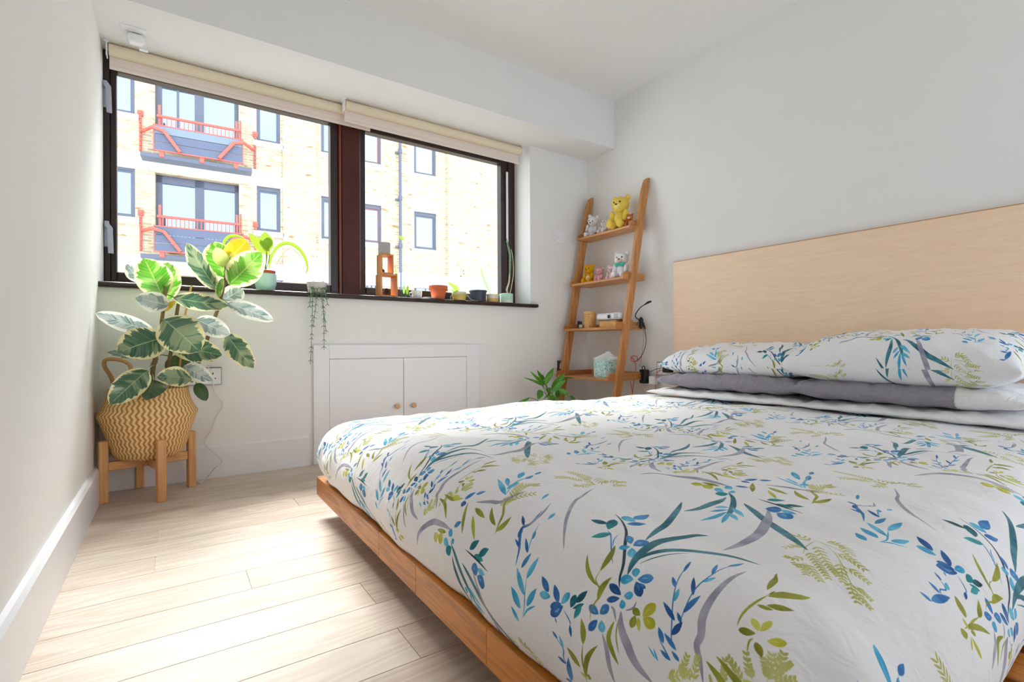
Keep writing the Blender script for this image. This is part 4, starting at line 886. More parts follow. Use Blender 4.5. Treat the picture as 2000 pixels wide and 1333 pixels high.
# ------------------------------------------------------------------ leaves
def leaf_mat(name, dark, light, rim=None, rough=.28, trans=.35, rimw=.62, jag=.34, vein=(150, 180, 110), spec=.5, under=None):
    """leaf blade: midrib, side veins, and for variegated kinds a pale ragged margin"""
    t = NT(name); t.b.inputs['Roughness'].default_value = rough; t.b.inputs['Specular IOR Level'].default_value = spec
    tc_ = t.n('TexCoord'); oi = t.n('ObjectInfo'); sep = t.n('SeparateXYZ'); t.l(tc_.outputs['UV'], sep.inputs[0])
    s, v = sep.outputs[0], sep.outputs[1]
    av = t.math('MULTIPLY', t.math('ABSOLUTE', t.math('SUBTRACT', v, .5)), 2.)
    sl = t.math('SUBTRACT', s, t.math('MULTIPLY', av, .22))      # side veins slant towards the tip
    cv = t.n('CombineXYZ'); t.l(t.math('MULTIPLY', sl, 9.), cv.inputs[0]); t.l(t.math('MULTIPLY', v, 1.6), cv.inputs[1]); t.l(t.math('MULTIPLY', oi.outputs['Random'], 40.), cv.inputs[2])
    n1 = t.n('TexNoise', Scale=1., Detail=3., Roughness=.6); t.l(cv.outputs[0], n1.inputs['Vector'])
    cv2 = t.n('CombineXYZ'); t.l(t.math('MULTIPLY', sl, 30.), cv2.inputs[0]); t.l(v, cv2.inputs[1]); t.l(oi.outputs['Random'], cv2.inputs[2])
    n2 = t.n('TexNoise', Scale=1., Detail=1.); t.l(cv2.outputs[0], n2.inputs['Vector'])
    green = t.ramp(t.math('ADD', t.math('MULTIPLY', n2.outputs[0], .6), t.math('MULTIPLY', n1.outputs[0], .4)), [(.32, srgb(dark)), (.68, srgb(light))])
    mid = t.ramp(av, [(.0, (1, 1, 1, 1)), (.05, (0, 0, 0, 1))]); green = t.mix(mid, green, srgb(vein))
    col = green
    if rim:
        n3 = t.n('TexNoise', Scale=.55, Detail=2.); t.l(cv.outputs[0], n3.inputs['Vector'])
        green = t.mix(t.ramp(n3.outputs[0], [(.5, (0, 0, 0, 1)), (.56, (.6, .6, .6, 1))]), green, srgb(tuple((a + b) / 2 for a, b in zip(light, rim))))
        e = t.math('ADD', av, t.math('MULTIPLY', t.math('SUBTRACT', n1.outputs[0], .5), jag * 2.6)); e = t.math('ADD', e, t.math('MULTIPLY', t.math('ABSOLUTE', t.math('SUBTRACT', s, .52)), .25))
        k = t.ramp(e, [(rimw + .08, (0, 0, 0, 1)), (rimw + .12, (1, 1, 1, 1))]); col = t.mix(k, green, srgb(rim))
    t.l(col, t.b.inputs['Base Color'])
    t.bump(n2.outputs[0], .12, .004)
    tl = t.n('BsdfTranslucent'); t.l(t.mix(.35, col, srgb(170, 215, 40)) if not rim else col, tl.inputs[0])
    mx = t.n('MixShader'); mx.inputs[0].default_value = trans; t.l(t.b.outputs[0], mx.inputs[1]); t.l(tl.outputs[0], mx.inputs[2]); t.l(mx.outputs[0], t.out.inputs[0])
    return t.m
def leaf_mesh(b, q, w, roll=0., bend=.08, fold=.10, ruffle=.015, shape=(.80, .75), n=13, m=7, seed=0, tipcurl=0., face=None):
    b, q = np.asarray(b, float), np.asarray(q, float); t = q - b; L = np.linalg.norm(t); t /= L
    view = face if face is not None else (EYE - (b + q) / 2); view = np.asarray(view, float) / np.linalg.norm(view)
    sd = np.cross(t, view); sd /= np.linalg.norm(sd); nm = np.cross(sd, t)
    c, s_ = math.cos(roll), math.sin(roll); sd, nm = sd * c + nm * s_, nm * c - sd * s_
    G = np.zeros((n, m, 3)); UVv = np.zeros((n, m, 2)); rr = random.Random(seed); ph = rr.random() * 6
    for i in range(n):
        s = i / (n - 1); hw = w / 2 * max(.012, math.sin(math.pi * s ** shape[0]) ** shape[1]) if 0 < s < 1 else w * .012
        ct = b + t * L * s + nm * L * (bend * math.sin(math.pi * s) - tipcurl * s * s)
        for j in range(m):
            v = j / (m - 1) * 2 - 1
            G[i, j] = ct + sd * hw * v + nm * (fold * abs(v) * hw * 2 - fold * hw + ruffle * L * abs(v) ** 2 * math.sin(s * 11 + ph + v)); UVv[i, j] = (s, v * .5 + .5)
    mb = MB(); mb.grid(G, UVv); return mb
def add_leaf(par, mat, b, q, w, name='leaf', **kw):
    o = obj(name, leaf_mesh(b, q, w, **kw), mat, par, 'all', fix=False); return o
def stem(par, name, pts, r, mat, n=8): m = MB(); m.tube(smooth_path(pts, 5), r if not hasattr(r, '__len__') else list(np.interp(np.linspace(0, 1, (len(pts) - 1) * 5 + 1), np.linspace(0, 1, len(r)), r)), n); return obj(name, m, mat, par, True)

# ------------------------------------------------------------------ plant stand and basket
M['pine'] = wood('pale_pine', (206, 148, 92), (230, 178, 122), 'z', .5, 1.5, .06, .4)
M['pine_x'] = wood('pale_pine_rail', (206, 148, 92), (230, 178, 122), 'x', .5, 1.5, .06, .4)
legs = [P(206, 983, 'z', 0), P(307.5, 979, 'z', 0), P(363.5, 950, 'z', 0), P(268, 957, 'z', 0)]
ctr = sum(legs) / 4; ctr[2] = 0; r_ = .158
st_ = thing('plant_stand', 'four-legged pale pine plant stand in the corner by the window', 'plant stand', ctr)
ang0 = math.atan2(legs[1][1] - ctr[1], legs[1][0] - ctr[0]); ctr = ctr + np.array([.008, 0, 0])
dirs = [np.array([math.cos(ang0 + k * math.pi / 2), math.sin(ang0 + k * math.pi / 2), 0]) for k in range(4)]
for d in dirs:
    Mt = Matrix.Translation(tuple(ctr + d * r_)) @ Matrix.Rotation(math.atan2(d[1], d[0]), 4, 'Z')
    m = MB(); m.box((-.010, -.0165, 0), (.022, .0165, .262), .003, Mt); obj('leg', m, M['pine'], st_)
for k in (0, 1):
    Mt = Matrix.Translation(tuple(ctr)) @ Matrix.Rotation(ang0 + k * math.pi / 2, 4, 'Z'); z0 = .132 if k == 0 else .1325
    m = MB(); m.box((-r_ + .011, -.0115, z0), (r_ - .011, .0115, z0 + .038), .002, Mt); obj('cross_rail', m, M['pine_x'], st_)
# belly basket, woven of two straws in a zigzag
t = NT('seagrass_weave'); t.b.inputs['Roughness'].default_value = .8; t.b.inputs['Specular IOR Level'].default_value = .2
sep = t.n('SeparateXYZ'); t.l(t.n('TexCoord').outputs['UV'], sep.inputs[0])
u = t.math('MULTIPLY', sep.outputs[0], 54.); zz = t.math('MULTIPLY', sep.outputs[1], 64.)
zig = t.math('PINGPONG', zz, 1.0)
k = t.math('FRACT', t.math('ADD', u, t.math('MULTIPLY', zig, .45))); h = t.math('PINGPONG', k, .5)
n1 = t.n('TexNoise', Scale=160., Detail=2.); t.l(t.mapping(), n1.inputs['Vector'])
h2 = t.math('ADD', h, t.math('MULTIPLY', t.math('SUBTRACT', n1.outputs[0], .5), .22))
t.l(t.ramp(h2, [(.16, srgb(188, 132, 84)), (.30, srgb(240, 208, 146))]), t.b.inputs['Base Color'])
row = t.math('PINGPONG', zz, .5); t.bump(t.math('ADD', h, t.math('MULTIPLY', row, .7)), .8, .004); M['weave'] = t.m
bc = np.array([ctr[0], ctr[1], .171]); H_ = .300
bk = thing('belly_basket', 'round-bellied seagrass basket with zigzag weave and a loop handle, on the plant stand', 'basket', bc)
prof = [(.020, .003), (.105, .001), (.125, .012), (.140, .045), (.153, .095), (.170, .150), (.181, .182), (.1845, .190), (.186, .195), (.1845, .201), (.180, .206), (.170, .222), (.158, .250), (.150, .280), (.148, .296), (.150, .303), (.145, .305), (.141, .298), (.143, .26), (.158, .215)]
m = MB(); m.lathe(prof, tuple(bc), 72, (True, False)); obj('woven_body', m, M['weave'], bk, True)
t = NT('rope_straw'); t.b.inputs['Roughness'].default_value = .85
w_ = t.n('TexWave', Scale=95., Distortion=1.5); t.l(t.mapping((1, 1, 1), rot=(.5, .4, 0)), w_.inputs['Vector']); t.l(t.ramp(w_.outputs[0], [(.2, srgb(150, 104, 62)), (.7, srgb(206, 164, 108))]), t.b.inputs['Base Color']); M['rope'] = t.m
hp = [P(221, 748, 'y', bc[1] + .02), P(216, 735, 'y', bc[1] + .02), P(204, 716, 'y', bc[1] + .01), P(206, 704, 'y', bc[1]), P(222, 702, 'y', bc[1] - .01), P(242, 706, 'y', bc[1] - .03), P(254, 715, 'y', bc[1] - .05), P(255, 728, 'y', bc[1] - .06), P(252, 745, 'y', bc[1] - .06)]
m = MB(); m.tube(smooth_path(hp, 6), .008, 8); obj('handle', m, M['rope'], bk, True)
m = MB(); m.lathe([(.02, .268), (.10, .272), (.1425, .270)], tuple(bc), 40, (True, False))
soil_m = flat('dark_potting_soil', (58, 42, 32), .95, noise=.5, nscale=60, bump=.8)
obj('soil', m, soil_m, bk, True)

# ------------------------------------------------------------------ variegated rubber plant
VAR = leaf_mat('variegated_leaf', (52, 88, 66), (100, 134, 104), (234, 224, 172), .2, .28, .74, .42, (168, 190, 140))
VARB = leaf_mat('variegated_leaf_backlit', (70, 146, 34), (122, 184, 66), (244, 234, 178), .25, .36, .72, .42, (190, 214, 120))  # brighter green copy: window backlight on the upper leaves put into the colour
VARW = leaf_mat('variegated_leaf_pale', (96, 124, 116), (176, 192, 188), (238, 238, 222), .2, .25, .6, .44, (226, 232, 226))
YEL = leaf_mat('young_yellow_leaf', (204, 176, 20), (222, 192, 40), (236, 184, 70), .3, .28, .62, .25, (230, 226, 120))
DRK = leaf_mat('deep_green_leaf', (44, 70, 48), (70, 98, 66), None, .3, .2, vein=(110, 130, 90))
STEMM = flat('rubber_stem', (128, 102, 62), .6, noise=.25, nscale=30); GSTEM = flat('green_stem', (96, 138, 52), .5)
rp = thing('rubber_plant', 'tall variegated rubber plant with cream-edged leaves growing out of the basket', 'plant', (bc[0], bc[1], .44))
def c2(x, y): return 170 + x / 3.602, 330 + y / 3.602
def c3(x, y): return 170 + x / 3.602, 630 + y / 3.602
YP = bc[1]
def PX(p, y): return P(p[0], p[1], 'y', y)
S1 = [PX(c3(455, 420), YP - .03), PX(c3(470, 300), YP - .04), PX(c3(505, 150), YP - .04), PX(c2(530, 1040), YP - .03), PX(c2(548, 900), YP - .02), PX(c2(548, 830), YP - .02)]
S2 = [PX(c3(560, 350), YP + .02), PX(c3(590, 210), YP + .01), PX(c2(625, 1060), YP), PX(c2(642, 950), YP)]
S3 = [PX(c3(730, 420), YP + .02), PX(c3(790, 270), YP + .01), PX(c2(880, 1100), YP), PX(c2(935, 940), YP - .01), PX(c2(970, 780), YP - .01), PX(c2(974, 690), YP - .01)]
stem(rp, 'stem', S1, [.0095, .008, .005], STEMM); stem(rp, 'stem', S2, [.0085, .007], STEMM); stem(rp, 'stem', S3, [.009, .008, .0045], STEMM)
m = MB(); m.tube([PX(c2(690, 1030), YP + .05), PX(c2(735, 820), YP + .05)], .0045, 8); m.tube([PX(c3(640, 420), YP + .05), PX(c2(690, 1030), YP + .05)], .0045, 8)
tag(obj('bamboo_cane', m, M['bamboo'], None, True), 'thin bamboo cane standing in the basket behind the rubber plant', 'cane')
LV = [  # base, tip, width px (in the zoom), dy base, dy tip, material, leaf shape
 (c2(380, 795), c2(276, 672), 75, .05, .09, VARW, dict(roll=.3)), (c2(532, 905), c2(402, 630), 178, -.01, -.02, VARB, dict(roll=-.15, fold=.06)),
 (c2(552, 935), c2(566, 658), 152, .01, .04, VARB, dict(roll=.2, fold=.12)), (c2(575, 960), c2(340, 905), 118, -.06, -.12, VARW, dict(roll=.1, bend=.1)),
 (c2(545, 1002), c2(622, 930), 34, -.04, -.08, YEL, dict(roll=.4)), (c2(608, 908), c2(998, 965), 100, -.02, -.14, VAR, dict(roll=-.1, bend=.06, fold=-.05)),
 (c2(985, 945), c2(1312, 1068), 92, -.06, -.14, VARW, dict(bend=.13, roll=.1)), (c2(912, 852), c2(704, 520), 104, .0, -.06, VAR, dict(roll=.35, fold=.2)),
 (c2(962, 765), c2(895, 513), 158, .02, .05, VARB, dict(roll=.1)), (c2(974, 692), c2(908, 553), 78, -.02, -.05, leaf_mat('cream_sheath', (206, 212, 130), (226, 228, 160), None, .35, .35, vein=(230, 230, 180)), dict(roll=.1, fold=.2)),
 (c2(975, 655), c2(1124, 505), 128, .01, .03, YEL, dict(roll=-.2)), (c2(1000, 815), c2(1228, 588), 172, -.04, -.09, VARB, dict(roll=-.1, fold=.06)),
 (c2(955, 925), c2(1096, 850), 104, .0, .05, VARW, dict(roll=.2)), (c2(928, 836), c2(850, 640), 96, .05, .09, leaf_mat('pale_leaf_back', (196, 204, 210), (222, 226, 230), None, .5, .3, vein=(232, 234, 236)), dict()),
 (c2(922, 905), c2(955, 770), 44, -.03, -.04, VARB, dict(roll=.5)),
 (c2(548, 1185), c2(215, 1292), 196, -.06, -.17, VAR, dict(roll=-.25, bend=.06, fold=.04)), (c2(470, 1150), c2(58, 1014), 100, -.02, -.10, VARW, dict(roll=.1, bend=.05)),
 (c2(542, 1060), c2(792, 1288), 222, -.09, -.19, VAR, dict(roll=.12, bend=.1, fold=.05)), (c2(768, 1060), c2(1006, 1168), 112, -.04, -.10, VARW, dict(bend=.08)),
 (c3(590, 165), c3(948, 232), 142, -.04, -.09, VAR, dict(roll=.2)), (c3(800, 205), c3(948, 228), 96, -.02, -.06, VARB, dict(roll=-.1)), (c3(980, 82), c3(1170, 322), 122, -.02, -.08, VAR, dict(bend=.16, roll=-.1)),
 (c3(478, 232), c3(140, 210), 74, .03, .03, VARW, dict(roll=.2)), (c3(428, 338), c3(160, 578), 148, -.12, -.21, VAR, dict(bend=.12, roll=-.1)), (c3(470, 405), c3(416, 548), 150, -.13, -.185, DRK, dict(bend=.1, shape=(.6, .7))),
 (c3(735, 400), c3(488, 386), 122, -.12, -.17, VAR, dict(roll=-.4, bend=.12)), (c3(680, 308), c3(882, 412), 100, -.06, -.13, VARW, dict(bend=.12)),
 (c3(545, 312), c3(728, 262), 92, .05, .08, DRK, dict()), (c3(770, 428), c3(840, 552), 66, -.06, -.10, DRK, dict(bend=.12)), (c3(440, 330), c3(500, 250), 40, -.02, .02, VARW, dict())]
allst = [np.array(p) for S in (S1, S2, S3) for p in smooth_path(S, 6)]
for i, (b, q, w, d0, d1, mt, kw) in enumerate(LV):
    B_ = PX(b, YP + d0); Q_ = PX(q, YP + d1); wd = w / 3.602 * depth((B_ + Q_) / 2) / F * 1.25
    kw = dict(kw); kw.setdefault('bend', .07); kw.setdefault('shape', (.95, .54)); lf = add_leaf(rp, mt, B_, Q_, wd, seed=i, n=15, m=9, **kw)
    nr = min(allst, key=lambda p: np.linalg.norm(p - B_ + np.array([0, 0, -.01])))
    if np.linalg.norm(nr - B_) > .004: m = MB(); m.tube([nr, (nr + B_) / 2 + np.array([0, 0, .004]), B_ + (Q_ - B_) * .03], [.0028, .0024, .002], 6); obj('petiole', m, GSTEM, lf, True)

# white cable beside the basket
cable('white_cable', 'thin white cable dropping from the double socket behind the basket to the floor', [P(405, 712, 'y', 2.90), P(413, 735, 'y', 2.90), P(419, 765, 'y', 2.905), P(435, 791, 'y', 2.905), P(422, 815, 'y', 2.905), P(413, 840, 'y', 2.905), P(400, 865, 'y', 2.90), P(418, 885, 'y', 2.885), P(434, 902, 'y', 2.88), P(420, 915, 'y', 2.87), P(403, 935, 'z', .004), P(390, 944, 'z', .004), P(382, 938, 'z', .004), P(380, 925, 'y', 2.86), P(373, 910, 'y', 2.86)], .0026, (222, 214, 206))

# ------------------------------------------------------------------ peace lily on the floor by the ladder shelf
LILY = leaf_mat('lily_leaf', (30, 92, 22), (76, 142, 44), None, .3, .25, vein=(100, 160, 60)); LILYL = leaf_mat('lily_leaf_light', (60, 130, 40), (106, 172, 70), None, .3, .3, vein=(140, 190, 90))
lb = np.array([2.12, 2.62, 0.])
lp = thing('peace_lily', 'glossy green peace lily in a pot on the floor beside the ladder shelf', 'plant', lb)
m = MB(); m.lathe([(.085, 0), (.088, .004), (.110, .19), (.114, .195), (.114, .215), (.106, .215), (.100, .18)], tuple(lb), 36, (True, False)); obj('pot', m, flat('lily_pot', (92, 120, 116), .5), lp, True)
m = MB(); m.lathe([(.01, .186), (.101, .184)], tuple(lb), 30, (True, False)); obj('soil', m, soil_m, lp)
def z1(x, y): return 1040 + x / 11.11, 680 + y / 11.11
LL = [(z1(280, 800), z1(0, 590), 100, 0), (z1(250, 760), z1(-60, 500), 62, .02), (z1(265, 690), z1(100, 480), 90, .03), (z1(250, 830), z1(-190, 640), 60, -.02), (z1(270, 800), z1(462, 428), 130, .02), (z1(280, 800), z1(430, 530), 100, -.05), (z1(415, 900), z1(690, 560), 190, -.04), (z1(430, 960), z1(720, 690), 120, -.07), (z1(560, 900), z1(780, 1030), 130, -.09), (z1(420, 960), z1(240, 1120), 10, 0), (z1(190, 915), z1(110, 1120), 150, -.06), (z1(-170, 1110), z1(-330, 1180), 60, -.08), (z1(560, 640), z1(880, 640), 34, .03), (z1(330, 960), z1(400, 860), 120, -.03), (z1(500, 1050), z1(610, 900), 100, -.05), (z1(810, 1030), z1(960, 1160), 70, -.04), (z1(400, 1150), z1(470, 1020), 130, -.10), (z1(220, 850), z1(240, 560), 60, .04), (z1(590, 1000), z1(520, 1100), 90, -.07)]
LL[11] = (z1(-60, 1080), z1(-340, 1190), 66, -.09)
for i, (b, q, w, dy) in enumerate(LL):
    yb_ = 2.62 + dy; B_ = P(*b, 'y', yb_); Q_ = P(*q, 'y', yb_ - .03); wd = w / 11.11 * depth(B_) / F
    lf = add_leaf(lp, LILYL if i in (5, 8, 7) else LILY, B_, Q_, max(wd, .012), seed=i, bend=.08, fold=.14, shape=(.8, .85), n=11, m=5, roll=(-.3, .2, .4)[i % 3])
    m = MB(); a = lb + np.array([RND.uniform(-.03, .03), RND.uniform(-.03, .03), .19]); m.tube(smooth_path([a, a * .35 + B_ * .65 + np.array([0, 0, .02]), B_ + (Q_ - B_) * .04], 5), .0022, 6); obj('stalk', m, GSTEM, lf, True)

# ------------------------------------------------------------------ things on the sill
ZS = .957
def pot(o, c, r0, r1, h, mat, rim=None, nm='pot', wall=.004):
    m = MB(); pr = [(r0 * .96, 0), (r0, .002)] + [(r0 + (r1 - r0) * k, h * k) for k in (.3, .65)] + [(r1, h - .001), (r1 - wall, h), (r1 - wall - .001, h * .84)]
    m.lathe(pr, c, 36, (True, False)); p_ = obj(nm, m, mat, o, True)
    m = MB(); m.lathe([(.001, h * .845), (r1 - wall - .0005, h * .845)], c, 28, (True, False)); obj('soil', m, soil_m, o)
    return p_
def sill(px0, px1, py, y):
    a, b = P(px0, py, 'y', y), P(px1, py, 'y', y); return ((a[0] + b[0]) / 2, y, ZS), (b[0] - a[0]) / 2
# pale teal pot with a drooping peace lily
c, r = sill(496, 541, 560, 2.985); o = thing('potted_lily', 'yellowing leafy plant in a pale teal pot with a terracotta rim', 'potted plant', c)
m = MB(); m.lathe([(r * .74, 0), (r * .78, .003), (r * .93, .040), (r * .985, .070), (r * .96, .092), (r * .91, .094)], c, 36, (True, False)); obj('cover_pot', m, flat('pale_teal_glaze', (190, 234, 224), .35), o, True)
m = MB(); m.lathe([(r * .80, .06), (r * .88, .110), (r * .84, .111), (r * .80, .10)], c, 36, (False, False)); obj('terracotta_rim', m, flat('terracotta', (186, 92, 66), .8), o, True)
m = MB(); m.lathe([(.001, .099), (r * .82, .099)], c, 28, (True, False)); obj('soil', m, soil_m, o)
YLW = leaf_mat('yellow_green_leaf', (136, 180, 40), (168, 200, 72), None, .4, .25, vein=(210, 226, 120)); y = c[1]
top = np.array(c) + np.array([0, 0, .10])
for b, q, w, kw in (((527, 497), (486, 456), 20, dict(roll=.2)), ((521, 486), (517, 453), 24, dict(roll=-.1)), ((520, 490), (526, 462), 20, {})):
    B_, Q_ = P(*b, 'y', y), P(*q, 'y', y - .01); lf = add_leaf(o, YLW, B_, Q_, w * depth(B_) / F, bend=.1, **kw); m = MB(); m.tube(smooth_path([top + (RND.uniform(-.01, .01), 0, 0), (top + B_) / 2 + np.array([.002, 0, 0]), B_], 5), .002, 6); obj('stalk', m, GSTEM, lf, True)
def strap(par, mat, px, w, y, name='leaf'):
    pts = smooth_path([P(*p, 'y', y) for p in px], 5); n = len(pts); G = np.zeros((n, 3, 3)); U_ = np.zeros((n, 3, 2))
    for i, p in enumerate(pts):
        s = i / (n - 1); t_ = (pts[min(i + 1, n - 1)] - pts[max(i - 1, 0)]).normalized(); sd = t_.cross(Vector((0, 1, 0))).normalized(); hw = (w * (math.sin(math.pi * (s * .9 + .08)) ** .8) + .0008) / 2
        for j, v in enumerate((-1, 0, 1)): G[i, j] = p + sd * hw * v + Vector((0, -.004 * abs(v), 0)); U_[i, j] = (s, v * .5 + .5)
    m = MB(); m.grid(G, U_); return obj(name, m, mat, par, 'all', fix=False)
strap(o, YLW, [(525, 525), (530, 500), (545, 480), (565, 476), (585, 488), (597, 508), (600, 525), (596, 536)], .018, y); strap(o, YLW, [(518, 525), (512, 510), (506, 490), (500, 484)], .006, y + .01)
m = MB(); m.tube(smooth_path([P(535, 525, 'y', y), P(548, 503, 'y', y), P(562, 487, 'y', y), P(572, 486, 'y', y), P(590, 505, 'y', y)], 5), .0014, 6); obj('stalk', m, flat('dry_stalk', (206, 190, 120), .7), o, True)
strap(o, YLW, [(505, 520), (470, 490), (440, 485), (437, 475), (447, 463), (463, 461), (478, 467)][2:], .016, y - .03)
# trailing string plant in a small pot
c, r = sill(599, 638, 570, 2.955); o = thing('trailing_plant', 'spiky trailing plant spilling over the sill edge from a small pale pot', 'potted plant', c)
pot(o, c, r * .82, r, .062, flat('pale_stone_pot', (214, 206, 204), .7))
TRL = flat('trailing_green', (96, 136, 92), .6); TRD = flat('trailing_green_dark', (84, 112, 66), .6)
for k, (x0, x1, yend, n) in enumerate(((612, 606, 712, 22), (632, 633, 684, 17), (620, 611, 640, 10), (628, 637, 650, 10), (608, 604, 600, 6), (636, 640, 596, 5))):
    yy = 2.882 - .004 * k; pts = [P(x0, 556, 'y', c[1] - .01), P(x0, 560, 'y', c[1] - .03), P(x0 - 1, 575, 'y', yy), P((x0 + x1) / 2, (575 + yend) / 2, 'y', yy), P(x1, yend, 'y', yy)]
    sp = smooth_path(pts, 8); m = MB(); m.tube(sp, .0016, 5); sg = obj('trailing_stem', m, TRL, o, True); m = MB()
    for i in range(n):
        u = (i + 1) / n * (len(sp) - 2); p = sp[int(u)]
        for s in (1, -1):
            a = RND.uniform(.3, .6); e = p + Vector((s * .011 + RND.uniform(-.003, .003), RND.uniform(-.006, .004), -.013 if i > 3 else .012)); m.tube([p, (p + e) / 2 + Vector((s * .002, 0, .001)), e], [.0016, .0017, .0004], 5)
    lv = obj('leaflets', m, TRL if k > 1 else TRD, sg, True); lv['kind'] = 'stuff'
for a in range(7): strap(o, TRL, [(616 + a * 2, 560), (612 + a * 3, 550 + (a % 3) * 3), (606 + a * 5, 556 + (a % 2) * 6)], .004, c[1] - .012 - .003 * a)
# two stacked wooden cube frames, each holding a cone, a concrete pot on top
M['cubew'] = wood('cube_oak', (196, 126, 66), (224, 158, 96), 'z', .5, 1.5, .05, .5)
def cube_frame(lab, x0, x1, y0, y1, z0, z1, th=.010):
    o = thing('cube_frame', lab, 'cube shelf', ((x0 + x1) / 2, (y0 + y1) / 2, z0))
    for nm, a, b in (('bottom_board', (x0, y0, z0), (x1, y1, z0 + th)), ('top_board', (x0, y0, z1 - th), (x1, y1, z1)), ('side_board', (x0, y0, z0 + th), (x0 + th, y1, z1 - th)), ('side_board', (x1 - th, y0, z0 + th), (x1, y1, z1 - th))):
        m = MB(); m.box(a, b, .001); obj(nm, m, M['cubew'], o)
    return o
yb0, yb1 = 2.925, 3.02
xa, xb = P(744, 580, 'y', yb0)[0], P(777, 580, 'y', yb0)[0]; zt = P(745, 534, 'y', yb0)[2]
cube_frame('larger wooden cube frame with a fir cone inside, standing on the sill', xa, xb, yb0, yb1, ZS, zt)
xc, xd = P(745, 530, 'y', yb0)[0], P(769, 530, 'y', yb0)[0]; zt2 = P(745, 495, 'y', yb0)[2]
cube_frame('smaller wooden cube frame stacked on the larger one', xc, xd, yb0, yb1 - .01, zt + .0005, zt2, .008)
def cone(lab, c, h):
    m = MB(); k = 0
    for i in range(7):
        z = h * (i + .5) / 7; rr_ = h * .42 * math.sin(math.pi * ((i + .8) / 8) ** .8)
        for j in range(9):
            a = j * .698 + i * .35; m.ball((c[0] + rr_ * math.cos(a), c[1] + rr_ * math.sin(a), c[2] + z), (h * .11, h * .11, h * .07), 6, 4)
    m.lathe([(h * .1, .001), (h * .33, h * .3), (h * .25, h * .7), (h * .05, h * .95)], c, 12)
    return tag(obj('fir_cone', m, flat('cone_brown', (92, 62, 44), .8, noise=.4, nscale=80), None, True), lab, 'fir cone')
cone('brown fir cone inside the larger cube frame', ((xa + xb) / 2 - .004, yb0 + .04, ZS + .0105), .044); cone('small dark cone inside the smaller cube frame', (xc + .022, yb0 + .035, zt + .009), .022)
cxp = (xc + xd) / 2 - .006; rr_ = (P(764, 485, 'y', 2.965)[0] - P(741, 485, 'y', 2.965)[0]) / 2; hpot = P(750, 475, 'y', 2.965)[2] - zt2
o = thing('concrete_pot', 'little grey concrete pot with one sprig, on top of the cube frames', 'potted plant', (cxp, 2.965, zt2))
pot(o, (cxp, 2.965, zt2 + .0005), rr_ * .96, rr_, hpot, flat('raw_concrete', (176, 172, 168), .9, noise=.06, nscale=50))
y = 2.965; add_leaf(o, YLW, P(779, 460, 'y', y), P(789, 471, 'y', y - .01), .016, bend=.1); m = MB(); m.tube(smooth_path([P(757, 478, 'y', y), P(763, 468, 'y', y), P(771, 459, 'y', y), P(779, 460, 'y', y)], 5), .0009, 6); obj('stalk', m, GSTEM, o, True)
c = ((P(773, 531, 'y', 2.99)[0]), 2.985, zt + .0005); o = thing('seedling', 'tiny green sprig standing behind the upper cube frame', 'plant', c)
m = MB(); m.lathe([(.008, 0), (.010, .012)], c, 14); obj('pot', m, flat('seedling_pot', (120, 92, 70), .8), o, True); add_leaf(o, YLW, np.array(c) + (0, 0, .01), P(772, 521, 'y', 2.985), .007)
# glass jar with a cutting
c, r = sill(780, 797, 575, 2.975); r = .026; c = (c[0] + .006, c[1], ZS); o = thing('glass_jar', 'small glass jar with a leafy cutting beside the wooden frames', 'jar', c)
m = MB(); m.lathe([(r * .8, .001), (r, .006), (r * 1.02, .03), (r * .95, .052), (r * .9, .054)], c, 30, (True, False)); obj('jar', m, glass_mat('jar_glass', (.86, .94, .90)), o, True)
m = MB(); m.lathe([(r * .7, .003), (r * .9, .007), (r * .92, .028)], c, 24); obj('water', m, glass_mat('jar_water', (.80, .92, .88), 1.33), o, True)
add_leaf(o, YLW, P(796, 577, 'y', 2.955), P(797, 557, 'y', 2.955), .018, bend=.1, roll=.4); add_leaf(o, leaf_mat('soft_green_leaf', (110, 150, 90), (150, 180, 120), None, .4, .4), P(789, 575, 'y', 2.97), P(789, 555, 'y', 2.97), .016)
m = MB(); m.tube(smooth_path([np.array(c) + (0, 0, .01), np.array(c) + (.012, -.012, .035), P(796, 577, 'y', 2.955)], 4), .001, 6); obj('stalk', m, GSTEM, o, True)
# white mug, saucer
c, r = sill(804, 824, 578, 2.965); o = thing('white_mug', 'small white cup with a handle on the sill, left of the terracotta pot', 'cup', c)
m = MB(); m.lathe([(r * .72, 0), (r * .80, .003), (r * .94, .025), (r * 1.0, .050), (r * .93, .050), (r * .88, .02), (r * .5, .006)], c, 32, (True, True)); obj('cup', m, flat('white_glaze', (240, 240, 240), .25), o, True)
m = MB(); m.tube(smooth_path([(c[0] - r * .9, c[1] - .004, c[2] + .038), (c[0] - r * 1.45, c[1] - .008, c[2] + .034), (c[0] - r * 1.4, c[1] - .008, c[2] + .016), (c[0] - r * .82, c[1] - .004, c[2] + .012)], 6), .0026, 8); obj('handle', m, flat('white_glaze_handle', (240, 240, 240), .25), o, True)
c, r = sill(824, 850, 582, 2.955); m = MB(); m.lathe([(r * .6, 0), (r * .7, .002), (r, .008), (r * .97, .009), (r * .65, .004)], c, 32); tag(obj('saucer', m, flat('white_saucer', (236, 236, 238), .3), None, True), 'small white saucer on the sill between cup and terracotta pot', 'saucer')
